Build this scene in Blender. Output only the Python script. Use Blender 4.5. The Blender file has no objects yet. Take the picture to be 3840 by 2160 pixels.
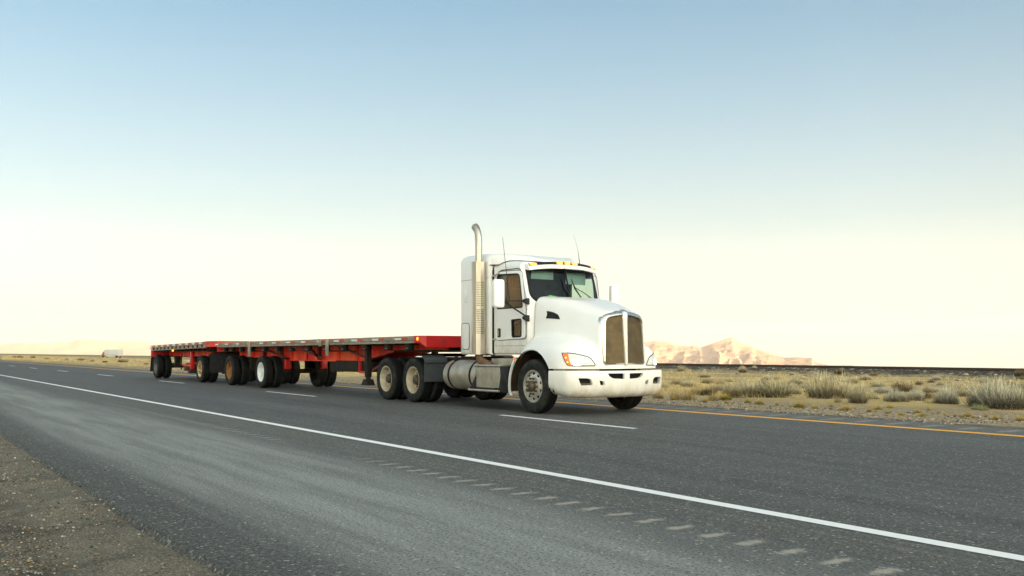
import bpy, bmesh, math, random
import numpy as np
from mathutils import Vector, Matrix
R = math.radians
PI = math.pi
random.seed(7)
RNG = np.random.default_rng(11)
scene = bpy.context.scene
COL = scene.collection

# ------------------------------------------------------------------ camera model
F, CX, HY, CAMH = 3540., 1920., 1319., 1.18
AX = math.atan(1614 / 2375.)
SA, CA = math.sin(AX), math.cos(AX)
OX, OY = -14.7, 11.68            # ground point under the lorry's front axle


def ray(px, py):
    r = (px - CX) / F
    return Vector((-CA + r * SA, SA + r * CA, -(py - HY) / F))


def hit_y(px, py, Y):
    d = ray(px, py)
    t = Y / d.y
    return Vector((d.x * t, Y, CAMH + d.z * t))


# ------------------------------------------------------------------ object helpers
def link(o):
    COL.objects.link(o)
    return o


def tag(o, label=None, cat=None, group=None, kind=None):
    if label: o['label'] = label
    if cat: o['category'] = cat
    if group: o['group'] = group
    if kind: o['kind'] = kind
    return o


def empty(name, loc=(0, 0, 0), rz=0, parent=None):
    o = bpy.data.objects.new(name, None)
    o.empty_display_size = .3
    o.location = loc
    o.rotation_euler = (0, 0, rz)
    link(o)
    if parent: o.parent = parent
    return o


class MB:
    def __init__(s):
        s.v = []; s.f = []; s.mi = []

    def add(s, vs, fs, m=0):
        n = len(s.v)
        s.v += [tuple(v) for v in vs]
        s.f += [tuple(i + n for i in f) for f in fs]
        s.mi += [m] * len(fs)
        return s

    def box(s, x0, x1, y0, y1, z0, z1, m=0):
        x0, x1 = min(x0, x1), max(x0, x1); y0, y1 = min(y0, y1), max(y0, y1); z0, z1 = min(z0, z1), max(z0, z1)
        v = [(x0, y0, z0), (x1, y0, z0), (x1, y1, z0), (x0, y1, z0), (x0, y0, z1), (x1, y0, z1), (x1, y1, z1), (x0, y1, z1)]
        return s.add(v, [(0, 3, 2, 1), (4, 5, 6, 7), (0, 1, 5, 4), (1, 2, 6, 5), (2, 3, 7, 6), (3, 0, 4, 7)], m)

    def bar(s, a, b, w, h, m=0, up=(0, 0, 1)):
        a, b = Vector(a), Vector(b)
        d = (b - a).normalized()
        sd = d.cross(Vector(up))
        if sd.length < 1e-4: sd = d.cross(Vector((1, 0, 0)))
        sd.normalize(); u = sd.cross(d)
        r = [sd * (w / 2 * i) + u * (h / 2 * j) for i, j in ((-1, -1), (1, -1), (1, 1), (-1, 1))]
        v = [a + q for q in r] + [b + q for q in r]
        return s.add(v, [(0, 1, 2, 3), (7, 6, 5, 4), (0, 4, 5, 1), (1, 5, 6, 2), (2, 6, 7, 3), (3, 7, 4, 0)], m)

    def tube(s, pts, rad, n=10, cap=True, m=0):
        pts = [Vector(p) for p in pts]
        if not isinstance(rad, (list, tuple)): rad = [rad] * len(pts)
        rings = []; pn = None
        for i, p in enumerate(pts):
            t = (pts[min(i + 1, len(pts) - 1)] - pts[max(i - 1, 0)]).normalized()
            if pn is None:
                pn = t.cross(Vector((0, 0, 1)))
                if pn.length < 1e-3: pn = t.cross(Vector((1, 0, 0)))
            else:
                pn = pn - t * pn.dot(t)
            pn.normalize(); b = t.cross(pn)
            rings.append([p + (pn * math.cos(2 * PI * k / n) + b * math.sin(2 * PI * k / n)) * rad[i] for k in range(n)])
        return s.loft(rings, cap, cap, m=m)

    def loft(s, rings, cap0=True, cap1=True, closed=True, m=0):
        n = len(rings[0]); v = [p for r in rings for p in r]; f = []
        for i in range(len(rings) - 1):
            for k in range(n if closed else n - 1):
                k2 = (k + 1) % n
                f.append((i * n + k, i * n + k2, (i + 1) * n + k2, (i + 1) * n + k))
        if cap0: f.append(tuple(range(n))[::-1])
        if cap1: f.append(tuple((len(rings) - 1) * n + k for k in range(n)))
        return s.add(v, f, m)

    def lathe(s, prof, c=(0, 0, 0), n=40, cap=False, m=0):
        """prof: (radius, y); axis along y"""
        rings = []
        for r, y in prof:
            rings.append([(c[0] + r * math.cos(2 * PI * k / n), c[1] + y, c[2] + r * math.sin(2 * PI * k / n)) for k in range(n)])
        return s.loft(rings, cap, cap, m=m)

    def prism(s, poly, axis, a0, a1, m=0):
        def P(u, w, a):
            return {'y': (u, a, w), 'x': (a, u, w), 'z': (u, w, a)}[axis]
        n = len(poly)
        v = [P(u, w, a0) for u, w in poly] + [P(u, w, a1) for u, w in poly]
        f = [tuple(range(n))[::-1], tuple(range(n, 2 * n))]
        f += [(i, (i + 1) % n, n + (i + 1) % n, n + i) for i in range(n)]
        return s.add(v, f, m)

    def grid(s, P, m=0):
        a, b = len(P), len(P[0])
        return s.add([p for r in P for p in r], [(i * b + j, i * b + j + 1, (i + 1) * b + j + 1, (i + 1) * b + j) for i in range(a - 1) for j in range(b - 1)], m)

    def build(s, name, mats, parent=None, smooth=35, bevel=0, loc=(0, 0, 0), segs=2, merge=1e-5):
        me = bpy.data.meshes.new(name)
        me.from_pydata(s.v, [], s.f)
        if not isinstance(mats, (list, tuple)): mats = [mats]
        for q in mats: me.materials.append(q)
        for p, i in zip(me.polygons, s.mi): p.material_index = i
        bm = bmesh.new(); bm.from_mesh(me)
        bmesh.ops.remove_doubles(bm, verts=bm.verts, dist=merge)
        bmesh.ops.recalc_face_normals(bm, faces=bm.faces)
        if bevel:
            es = [e for e in bm.edges if e.is_manifold and e.calc_face_angle(0) > R(30)]
            bmesh.ops.bevel(bm, geom=es, offset=bevel, segments=segs, affect='EDGES', profile=.5, clamp_overlap=True)
        bm.to_mesh(me); bm.free()
        finish(me, smooth)
        o = bpy.data.objects.new(name, me)
        o.location = loc
        link(o)
        if parent: o.parent = parent
        return o


def finish(me, smooth):
    if smooth:
        me.polygons.foreach_set('use_smooth', [True] * len(me.polygons))
        me.set_sharp_from_angle(angle=R(smooth))
    me.update()


def boolean(o, cutter, op='DIFFERENCE', keep=False, smooth=35):
    m = o.modifiers.new('cut', 'BOOLEAN'); m.operation = op; m.object = cutter; m.solver = 'EXACT'
    dg = bpy.context.evaluated_depsgraph_get(); dg.update()
    me = bpy.data.meshes.new_from_object(o.evaluated_get(dg))
    o.modifiers.clear(); old = o.data; o.data = me; bpy.data.meshes.remove(old)
    if not keep: bpy.data.objects.remove(cutter)
    if smooth: finish(me, smooth)
    return o


def raw(name, verts, faces, mat, parent=None, smooth=0):
    """fast mesh from numpy arrays; faces (n,k)"""
    me = bpy.data.meshes.new(name)
    verts = np.asarray(verts, np.float32); faces = np.asarray(faces, np.int32)
    k = faces.shape[1]
    me.vertices.add(len(verts)); me.vertices.foreach_set('co', verts.ravel())
    me.loops.add(faces.size); me.loops.foreach_set('vertex_index', faces.ravel())
    me.polygons.add(len(faces)); me.polygons.foreach_set('loop_start', np.arange(0, faces.size, k, dtype=np.int32))
    if smooth: me.polygons.foreach_set('use_smooth', [True] * len(faces))
    me.update(calc_edges=True)
    me.materials.append(mat)
    o = bpy.data.objects.new(name, me); link(o)
    if parent: o.parent = parent
    return o


# ------------------------------------------------------------------ materials
class N:
    def __init__(s, name):
        s.mat = bpy.data.materials.new(name); s.mat.use_nodes = True
        s.t = s.mat.node_tree; s.b = s.t.nodes['Principled BSDF']; s.out = s.t.nodes['Material Output']
        s.tc = None

    def n(s, typ, **kw):
        q = s.t.nodes.new(typ)
        for k, v in kw.items(): setattr(q, k, v)
        return q

    def l(s, a, b): s.t.links.new(a, b)

    def coord(s, scale=(1, 1, 1), space='Object'):
        if space == 'World':
            g = s.n('ShaderNodeNewGeometry'); src = g.outputs['Position']
        else:
            if s.tc is None: s.tc = s.n('ShaderNodeTexCoord')
            src = s.tc.outputs[space]
        mp = s.n('ShaderNodeMapping'); mp.inputs['Scale'].default_value = scale
        s.l(src, mp.inputs['Vector'])
        return mp.outputs[0]

    def noise(s, scale, detail=4, rough=.55, vec=None, dist=0):
        q = s.n('ShaderNodeTexNoise'); q.inputs['Scale'].default_value = scale
        q.inputs['Detail'].default_value = detail; q.inputs['Roughness'].default_value = rough; q.inputs['Distortion'].default_value = dist
        if vec is not None: s.l(vec, q.inputs['Vector'])
        return q.outputs['Fac']

    def voro(s, scale, vec=None, out='Distance', feature='F1'):
        q = s.n('ShaderNodeTexVoronoi'); q.inputs['Scale'].default_value = scale; q.feature = feature
        if vec is not None: s.l(vec, q.inputs['Vector'])
        return q.outputs[out]

    def ramp(s, fac, stops, interp='LINEAR'):
        q = s.n('ShaderNodeValToRGB'); e = q.color_ramp.elements; q.color_ramp.interpolation = interp
        while len(e) < len(stops): e.new(.5)
        for i, (p, c) in enumerate(stops):
            e[i].position = p
            if not isinstance(c, (tuple, list)): c = (c, c, c)
            e[i].color = (*c[:3], 1)
        s.l(fac, q.inputs[0]); return q.outputs[0]

    def mix(s, fac, a, b, mode='MIX'):
        q = s.n('ShaderNodeMix', data_type='RGBA', blend_type=mode)
        for x, i in ((fac, 0), (a, 6), (b, 7)):
            if isinstance(x, (int, float)): q.inputs[i].default_value = x if i == 0 else (x, x, x, 1)
            elif isinstance(x, tuple): q.inputs[i].default_value = (*x[:3], 1)
            else: s.l(x, q.inputs[i])
        return q.outputs[2]

    def math(s, op, a, b=0., c=None, clamp=False):
        q = s.n('ShaderNodeMath', operation=op, use_clamp=clamp)
        for i, x in enumerate((a, b, c)):
            if x is None: continue
            if isinstance(x, (int, float)): q.inputs[i].default_value = x
            else: s.l(x, q.inputs[i])
        return q.outputs[0]

    def sep(s, vec):
        q = s.n('ShaderNodeSeparateXYZ'); s.l(vec, q.inputs[0]); return q.outputs

    def map(s, x, a, b, c=0., d=1., smooth=True):
        q = s.n('ShaderNodeMapRange'); q.interpolation_type = 'SMOOTHSTEP' if smooth else 'LINEAR'
        s.l(x, q.inputs[0])
        for i, v in enumerate((a, b, c, d)): q.inputs[i + 1].default_value = v
        return q.outputs[0]

    def bump(s, h, strength=.3, dist=.01):
        q = s.n('ShaderNodeBump'); q.inputs['Strength'].default_value = strength; q.inputs['Distance'].default_value = dist
        s.l(h, q.inputs['Height']); s.l(q.outputs[0], s.b.inputs['Normal'])

    def set(s, col=None, rough=None, metal=None, **kw):
        for k, v in (('Base Color', col), ('Roughness', rough), ('Metallic', metal)):
            if v is None: continue
            if isinstance(v, (int, float)): s.b.inputs[k].default_value = v
            elif isinstance(v, tuple): s.b.inputs[k].default_value = (*v[:3], 1)
            else: s.l(v, s.b.inputs[k])
        for k, v in kw.items(): s.b.inputs[k].default_value = v
        return s.mat


def pmat(name, c1, c2=None, scale=4, rough=.5, metal=0, bump=0, bscale=60, stretch=(1, 1, 1), lo=.35, hi=.7, rvar=0):
    m = N(name); v = m.coord(stretch)
    c2 = c2 or tuple(x * .8 for x in c1)
    f = m.noise(scale, 5, .6, v)
    col = m.ramp(f, [(lo, c1), (hi, c2)])
    r = rough
    if rvar: r = m.map(m.noise(scale * 2.3, 4, .6, v), .3, .7, rough - rvar, rough + rvar)
    m.set(col, r, metal)
    if bump: m.bump(m.noise(bscale, 3, .6, v), bump, .004)
    return m.mat


def emat(name, col, e, strength, rough=.3):
    m = N(name)
    m.set(col, rough)
    m.b.inputs['Emission Color'].default_value = (*e, 1); m.b.inputs['Emission Strength'].default_value = strength
    return m.mat


M = {}


def paint(name, c, dirt=(.38, .31, .2), zlo=.3, zhi=1.5, amt=.5, rough=.32):
    """glossy paint with road grime: streaky film that is heavier on the lower body panels"""
    m = N(name); v = m.coord((1, 1, 1)); z = m.sep(m.coord())[2]
    n1 = m.noise(3.2, 6, .65, m.coord((1, 1, .45))); n2 = m.noise(40, 3, .6, v)
    h = m.map(z, zlo, zhi, 1, 0)
    f = m.math('MULTIPLY', m.math('MULTIPLY', h, m.map(n1, .25, .75)), amt, clamp=True)
    f2 = m.math('ADD', f, m.math('MULTIPLY', m.map(n2, .55, .8), .05), clamp=True)
    base = m.mix(m.map(m.noise(1.1, 3, .5, v), .3, .7), c, tuple(x * .94 for x in c))
    m.set(m.mix(f2, base, dirt), m.map(f2, 0, .6, rough, .62))
    m.b.inputs['Coat Weight'].default_value = .35; m.b.inputs['Coat Roughness'].default_value = .12
    return m.mat


M['white'] = paint('white_paint', (.86, .855, .835))
M['white_bump'] = paint('bumper_paint', (.86, .83, .76), zlo=.3, zhi=.8, amt=.9)
M['white_cab'] = paint('cab_paint', (.84, .83, .805), zlo=1.0, zhi=2.1, amt=.75)
M['cream'] = pmat('dusty_cream_panel', (.62, .57, .45), (.5, .44, .32), 6, .6)
M['black'] = pmat('black_plastic', (.012, .013, .014), (.03, .03, .03), 9, .5, bump=.1)
M['rubberseal'] = pmat('black_rubber_seal', (.008, .009, .012), (.015, .016, .018), 9, .55)
M['frame'] = pmat('dark_frame_steel', (.016, .014, .012), (.035, .028, .02), 7, .65, bump=.2)
M['darkhole'] = pmat('dark_cavity', (.01, .009, .008), (.016, .014, .012), 5, .9)
M['liner'] = pmat('wheel_arch_liner', (.022, .015, .008), (.05, .034, .016), 6, .85)
M['alu'] = pmat('brushed_aluminium', (.62, .6, .55), (.45, .42, .36), 5, .36, 1, bump=.06, bscale=120, stretch=(1, 1, .3), rvar=.08)
M['alu_rail'] = pmat('dull_rail', (.36, .32, .245), (.21, .175, .12), 5, .55, .35, bump=.1, bscale=90, rvar=.1)
M['alu_dirty'] = pmat('dusty_aluminium', (.50, .47, .40), (.33, .29, .21), 4, .5, .65, bump=.1, bscale=90, rvar=.1)
M['chrome'] = pmat('chrome', (.72, .71, .68), (.6, .59, .55), 4, .24, .9)
M['stack'] = pmat('stack_steel', (.55, .51, .44), (.40, .35, .27), 3, .36, .95, bump=.04, stretch=(1, 1, .2), rvar=.1)
M['rust_pipe'] = pmat('rusty_pipe', (.16, .085, .04), (.08, .045, .025), 14, .8, bump=.2)
M['deckwood'] = pmat('deck_planks', (.2, .14, .085), (.11, .08, .05), 3, .8, bump=.2, stretch=(1, 12, 1))
M['red'] = pmat('red_trailer_paint', (.56, .010, .008), (.42, .010, .010), 2.5, .38)
M['tape_red'] = pmat('red_reflective_tape', (.55, .02, .015), (.45, .03, .02), 8, .3)
M['tape_white'] = pmat('white_reflective_tape', (.72, .73, .74), (.6, .6, .58), 8, .3)
M['winch'] = pmat('winch_black', (.012, .011, .01), (.03, .02, .014), 10, .6)
M['bolt'] = pmat('bare_bolt', (.5, .48, .42), (.35, .3, .22), 20, .4, .8)
M['rim_steel'] = pmat('cream_rim', (.47, .41, .30), (.30, .24, .15), 4, .5, 0, rvar=.1)
M['rim_white'] = pmat('white_rim', (.74, .76, .74), (.6, .62, .58), 4, .45)
M['rim_rust'] = pmat('rusty_rim', (.30, .115, .02), (.12, .045, .012), 7, .75, bump=.2)
M['rim_patchy'] = pmat('rust_spotted_rim', (.55, .48, .33), (.26, .12, .02), 9, .7, lo=.42, hi=.55)
M['rim_grey'] = pmat('grey_rim', (.13, .125, .12), (.08, .07, .06), 6, .6)
M['rim_alu'] = pmat('polished_rim', (.66, .63, .56), (.5, .46, .38), 4, .38, .75, rvar=.08)
M['hub'] = pmat('oily_hub', (.06, .045, .03), (.11, .085, .055), 14, .55, .4)
M['lens'] = pmat('headlamp_lens', (.72, .72, .69), (.6, .6, .56), 5, .12)
M['amber_lens'] = emat('amber_lens', (.62, .09, .02), (1., .16, .04), .22)
M['amber_lit'] = emat('lit_amber_lamp', (.7, .2, .02), (1., .17, .0), 1.3)
M['amber_hot'] = emat('amber_filament', (.9, .5, .1), (1., .45, .05), 2.6)
M['red_lit'] = emat('lit_red_lamp', (.6, .02, .03), (1., .03, .08), 1.6)
M['beam'] = emat('lit_headlamp', (.9, .9, .88), (1., .98, .92), 1.6)
M['seat'] = pmat('seat_cloth', (.012, .016, .02), (.02, .024, .028), 12, .9)
M['visorcloth'] = pmat('interior_visor', (.30, .36, .33), (.26, .31, .29), 4, .8)
M['dash'] = pmat('dashboard', (.012, .017, .019), (.02, .026, .027), 8, .75)
M['darkteal'] = pmat('dark_curtain', (.008, .018, .024), (.012, .022, .028), 3, .9)
M['hiviz'] = pmat('green_vest', (.30, .75, .03), (.2, .55, .03), 9, .7)
M['redcloth'] = pmat('red_cloth', (.75, .06, .06), (.6, .05, .05), 9, .7)
M['maroon'] = pmat('faded_maroon', (.30, .03, .03), (.2, .03, .03), 8, .6)


def mk_tyre():
    m = N('tyre_rubber'); v = m.coord()
    n1 = m.noise(7, 5, .65, v)
    x, y, z = m.sep(m.coord())
    rad = m.math('SQRT', m.math('ADD', m.math('MULTIPLY', x, x), m.math('MULTIPLY', z, z)))
    wall = m.map(rad, .50, .515, 1, 0)
    ring = m.map(m.noise(1, 2, .5, None), 0, 1)
    dust = m.math('MULTIPLY', wall, m.map(n1, .4, .6, .08, .6))
    m.set(m.mix(dust, (.009, .0095, .0095), (.042, .043, .037)), .72)
    m.bump(m.noise(90, 3, .6, v), .15, .003)
    return m.mat


M['tyre'] = mk_tyre()


GR = {'windscreen_glass': .018, 'side_glass': .07}


def mk_glass(name, tint, tr=.6):
    m = N(name)
    g = m.n('ShaderNodeBsdfGlossy'); g.inputs['Roughness'].default_value = .02; g.inputs['Color'].default_value = (.95, .97, 1, 1)
    t = m.n('ShaderNodeBsdfTransparent'); t.inputs['Color'].default_value = (*tint, 1)
    lw = m.n('ShaderNodeLayerWeight'); lw.inputs['Blend'].default_value = .5
    fr = m.n('ShaderNodeMath', operation='MULTIPLY_ADD'); fr.inputs[1].default_value = .95; fr.inputs[2].default_value = GR[name]
    m.l(m.math('POWER', lw.outputs['Facing'], 4.), fr.inputs[0])
    mx = m.n('ShaderNodeMixShader')
    m.l(fr.outputs[0], mx.inputs[0]); m.l(t.outputs[0], mx.inputs[1]); m.l(g.outputs[0], mx.inputs[2])
    m.l(mx.outputs[0], m.out.inputs['Surface'])
    return m.mat


M['glass'] = mk_glass('windscreen_glass', (.74, .93, .89))
M['glass_side'] = mk_glass('side_glass', (.90, .92, .86))


def mk_beam():
    m = N('weathered_red_beam'); v = m.coord((1, 1, 1))
    n1 = m.noise(1.5, 3, .5, m.coord((1, 1, .5)), 1.2); n2 = m.noise(9, 5, .6, m.coord((1, 1, .35))); n3 = m.noise(26, 4, .6, v)
    a = m.mix(m.map(n1, .40, .62), (.66, .014, .010), (.88, .10, .02))
    a = m.mix(m.map(n2, .5, .78, 0, .8), a, (.85, .16, .02))
    a = m.mix(m.map(n3, .66, .8, 0, .7), a, (.09, .03, .015))
    m.set(a, m.map(n2, .3, .7, .42, .7))
    m.bump(n3, .15, .004)
    return m.mat


M['beamred'] = mk_beam()


def mk_perf():
    """perforated guard: rows of punched holes"""
    m = N('perforated_steel')
    x, y, z = m.sep(m.coord())
    m.set((.6, .54, .44), .32, 1.)
    return m.mat


def mk_grille():
    m = N('grille_mesh')
    x, y, z = m.sep(m.coord())
    row = m.math('FRACT', m.math('MULTIPLY', z, 46.))
    off = m.math('MULTIPLY', m.math('FLOOR', m.math('MULTIPLY', z, 46.)), .5)
    colm = m.math('FRACT', m.math('ADD', m.math('MULTIPLY', y, 40.), off))
    hole = m.math('MULTIPLY', m.map(m.math('ABSOLUTE', m.math('SUBTRACT', row, .5)), .2, .34, 1, 0),
                  m.map(m.math('ABSOLUTE', m.math('SUBTRACT', colm, .5)), .26, .44, 1, 0))
    n = m.noise(5, 4, .6, m.coord())
    wire = m.mix(m.map(n, .3, .7), (.17, .125, .06), (.10, .075, .035))
    m.set(m.mix(hole, wire, (.008, .006, .004)), m.map(hole, 0, 1, .4, .9), m.map(hole, 0, 1, .5, 0))
    m.bump(hole, -.6, .01)
    return m.mat


M['grille'] = mk_grille()


def mk_asphalt():
    m = N('asphalt')
    P = m.coord((1, 1, 1), 'World'); x, y, z = m.sep(P)
    st = m.coord((.07, 1, 1), 'World'); st2 = m.coord((.10, 1.3, 1), 'World'); st3 = m.coord((.045, 2.6, 1), 'World')
    big = m.noise(.55, 5, .6, st); med = m.noise(2.2, 5, .65, st2); strk = m.noise(3.5, 6, .7, st3)
    fine = m.noise(48, 4, .75, P); grain = m.noise(120, 3, .8, P); ag = m.sep(m.voro(62, P, 'Color'))
    base = m.mix(m.map(big, .4, .6), (.054, .059, .060), (.084, .089, .087))
    base = m.mix(m.map(strk, .50, .64, 0, .6), base, (.15, .152, .145))
    def band(c, w): return m.map(m.math('ABSOLUTE', m.math('SUBTRACT', y, c)), w * .25, w, 1, 0)
    tr = m.math('MAXIMUM', m.math('MAXIMUM', band(6.55, .7), band(8.5, .75)), m.math('MAXIMUM', band(10.9, .6), band(12.5, .5)))
    base = m.mix(m.math('MULTIPLY', tr, m.map(med, .36, .6, .35, 1.)), base, (.030, .033, .034))
    for jy, jw in ((9.02, .022), (5.72, .016), (12.95, .02)):     # tar joints between the paving passes
        jm = m.math('MULTIPLY', m.map(m.math('ABSOLUTE', m.math('SUBTRACT', m.math('ADD', y, m.math('MULTIPLY', m.math('SUBTRACT', med, .5), .10)), jy)), jw * .4, jw, 1, 0), m.map(strk, .36, .56, .25, .9))
        base = m.mix(jm, base, (.016, .017, .017))
    # dusty breakdown lane between the gravel and the rumble strip
    wob = m.math('ADD', y, m.math('MULTIPLY', m.math('SUBTRACT', big, .5), 2.0))
    dust = m.math('MULTIPLY', m.map(wob, 1.7, 2.7), m.map(wob, 3.5, 4.7, 1, 0))
    dust = m.math('MULTIPLY', dust, m.map(med, .32, .66, .45, 1))
    base = m.mix(m.math('MULTIPLY', dust, .95), base, (.37, .385, .36))
    d2 = m.math('MULTIPLY', m.map(y, 13.4, 13.6), m.map(med, .3, .7, .3, .8))
    base = m.mix(d2, base, (.15, .148, .125))
    d3 = m.math('MULTIPLY', m.map(m.math('ABSOLUTE', m.math('SUBTRACT', y, 5.0)), .05, .4, 1, 0), m.map(m.noise(30, 4, .7, P), .48, .66))
    base = m.mix(m.math('MULTIPLY', d3, .7), base, (.25, .21, .13))
    ed = m.math('MULTIPLY', m.map(m.math('ADD', y, m.math('MULTIPLY', m.math('SUBTRACT', med, .5), .35)), 1.6, 2.25, 1, 0), .85)
    base = m.mix(ed, base, (.026, .028, .026))
    # aggregate: pale stones, dark binder pits, fine grit
    base = m.mix(m.map(grain, .42, .58, 0, .9), m.mix(.35, base, (.01, .01, .01)), m.mix(.22, base, (.42, .41, .37)))
    base = m.mix(m.map(ag[0], .6, .98, 0, .5), base, (.24, .235, .215))
    base = m.mix(m.map(fine, .515, .60, 0, .75), base, (.014, .016, .017))
    base = m.mix(m.map(ag[1], .965, .99, 0, .7), base, (.5, .46, .38))
    # milled rumble grooves holding dust
    def grooves(y0, xoff, pitch, hx, hy, seed):
        u = m.math('DIVIDE', m.math('SUBTRACT', x, xoff), pitch)
        fx = m.math('MULTIPLY', m.math('SUBTRACT', m.math('FRACT', m.math('ADD', u, .5)), .5), pitch / hx)
        gy = m.math('DIVIDE', m.math('SUBTRACT', y, y0), hy)
        r = m.math('SQRT', m.math('ADD', m.math('MULTIPLY', fx, fx), m.math('POWER', m.math('ABSOLUTE', gy), 3.)))
        return m.math('ADD', r, m.math('MULTIPLY', m.math('SUBTRACT', m.noise(13, 5, .75, P), .5), 4.))
    near = m.math('MULTIPLY', m.map(x, -10.2, -8.4), m.map(x, 2, 4, 1, 0))
    farr = m.math('MULTIPLY', m.map(x, -28, -18), m.map(x, -12.4, -11.4, 1, 0))
    g1 = m.math('MULTIPLY', m.map(grooves(4.5, -3.07, .308, .046, .115, 0), .25, 1.55, 1, 0), m.math('ADD', near, m.math('MULTIPLY', farr, .75)))
    g2 = m.math('MULTIPLY', m.map(grooves(14.0, 0, .62, .10, .30, 0), .5, 1.3, 1, 0), .55)
    base = m.mix(g1, base, m.mix(m.map(grain, .43, .57), (.25, .235, .195), (.43, .40, .34)))
    base = m.mix(g2, base, (.33, .32, .28))
    m.set(base, m.map(tr, 0, 1, .78, .68))
    m.b.inputs['Specular IOR Level'].default_value = .25
    h = m.math('ADD', fine, m.math('MULTIPLY', ag[0], .6))
    h = m.math('ADD', h, m.math('MULTIPLY', g1, -.8))
    m.bump(h, .6, .007)
    return m.mat


def mk_line(name, c, worn=.55):
    m = N(name); P = m.coord((1, 1, 1), 'World')
    w = m.noise(24, 5, .7, P); w2 = m.noise(1.4, 4, .6, P)
    f = m.math('MULTIPLY', m.map(w, .58, .75), m.map(w2, .3, .7, .3, 1))
    m.set(m.mix(m.math('MULTIPLY', f, worn), c, (.07, .075, .075)), .6)
    m.bump(m.noise(70, 3, .7, P), .4, .004)
    return m.mat


def mk_gravel():
    m = N('roadside_gravel'); P = m.coord((1, 1, 1), 'World')
    r1 = m.sep(m.voro(58, P, 'Color'))[0]; d1 = m.voro(58, P, 'Distance'); r2 = m.sep(m.voro(105, P, 'Color'))[1]
    big = m.noise(1.3, 5, .65, P); x, y, z = m.sep(P); g = m.noise(70, 4, .8, P)
    c = m.ramp(r1, [(0, (.035, .028, .014)), (.4, (.11, .083, .042)), (.65, (.25, .18, .08)), (.85, (.34, .28, .19)), (1, (.58, .52, .42))])
    c2 = m.ramp(r2, [(0, (.02, .018, .012)), (.55, (.10, .085, .055)), (1, (.36, .31, .22))])
    c = m.mix(.45, c, c2)
    c = m.mix(m.map(big, .44, .56), m.mix(.55, c, (.026, .022, .015)), m.mix(.25, c, (.28, .23, .15)))
    c = m.mix(m.map(g, .49, .56, 0, .85), c, (.018, .015, .01))
    dustb = m.math('MULTIPLY', m.map(y, .75, 1.1), m.map(m.noise(3, 4, .6, P), .36, .56, .35, 1))
    c = m.mix(m.math('MULTIPLY', dustb, .6), c, m.mix(m.map(g, .42, .58), (.33, .295, .215), (.11, .095, .07)))
    m.set(c, .9)
    m.bump(m.math('ADD', m.math('MULTIPLY', d1, -1.2), g), 1., .014)
    return m.mat


def mk_ground():
    m = N('desert_ground'); P = m.coord((1, 1, 1), 'World'); x, y, z = m.sep(P)
    n1 = m.noise(.22, 5, .6, m.coord((.5, 1, 1), 'World')); n2 = m.noise(1.6, 5, .65, P); n3 = m.noise(14, 5, .7, P); vc = m.sep(m.voro(26, P, 'Color'))[0]
    straw = m.mix(m.map(n2, .3, .7), (.64, .47, .20), (.52, .39, .18))
    soil = m.mix(m.map(n2, .3, .7), (.40, .32, .19), (.30, .25, .15))
    c = m.mix(m.map(n1, .42, .58), straw, soil)
    far = m.map(y, 60, 130)
    c = m.mix(far, c, (.36, .27, .13))
    # stony verge next to the carriageway
    wob = m.math('ADD', y, m.math('MULTIPLY', m.math('SUBTRACT', n2, .5), 1.2))
    verge = m.map(wob, 20.0, 21.6, 1, 0)
    st = m.ramp(vc, [(0, (.08, .066, .048)), (.4, (.20, .165, .115)), (.7, (.36, .28, .18)), (1, (.58, .48, .35))])
    st = m.mix(m.map(n3, .4, .62, 0, .8), st, (.46, .36, .20))
    c = m.mix(verge, c, st)
    tar = m.map(m.math('ADD', wob, 0.), 15.2, 15.9, 1, 0)
    c = m.mix(m.math('MULTIPLY', tar, .85), c, m.mix(m.map(vc, .3, .9), (.035, .036, .036), (.11, .105, .1)))
    c = m.mix(m.map(n3, .5, .75, 0, .45), c, (.07, .06, .04))
    m.set(c, .95); m.b.inputs['Specular IOR Level'].default_value = .1
    m.bump(m.math('ADD', n3, m.math('MULTIPLY', vc, .5)), .8, .05)
    return m.mat


def mk_ballast():
    m = N('rail_ballast'); P = m.coord((1, 1, 1), 'World'); x, y, z = m.sep(P)
    v = m.sep(m.voro(5.5, P, 'Color'))[0]; n = m.noise(.5, 5, .65, P); n2 = m.noise(4, 4, .7, P)
    c = m.ramp(v, [(0, (.02, .014, .008)), (.55, (.055, .038, .02)), (.88, (.12, .09, .05)), (1, (.3, .25, .17))])
    d = m.mix(m.map(n2, .35, .65), (.42, .32, .17), (.14, .12, .062))
    hgt = m.math('ADD', z, m.math('MULTIPLY', m.math('SUBTRACT', n, .5), .5))
    c = m.mix(m.map(hgt, -.82, -.62, 1, 0), c, d)
    c = m.mix(m.map(m.sep(m.voro(3.1, P, 'Color'))[2], .93, .97, 0, .8), c, (.42, .36, .27))
    m.set(c, .95); m.bump(m.voro(5.5, P), .8, .1)
    return m.mat


def mk_mount(name, c1, c2, sc):
    m = N(name); P = m.coord((1, 1, 1), 'World')
    n = m.noise(sc, 6, .6, P); n2 = m.noise(sc * 7, 5, .65, P)
    c = m.mix(m.map(n, .35, .65), c1, c2)
    c = m.mix(m.map(n2, .45, .7, 0, .2), c, tuple(q * .7 for q in c1))
    m.set(c, .95); m.b.inputs['Specular IOR Level'].default_value = .05
    return m.mat


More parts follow.
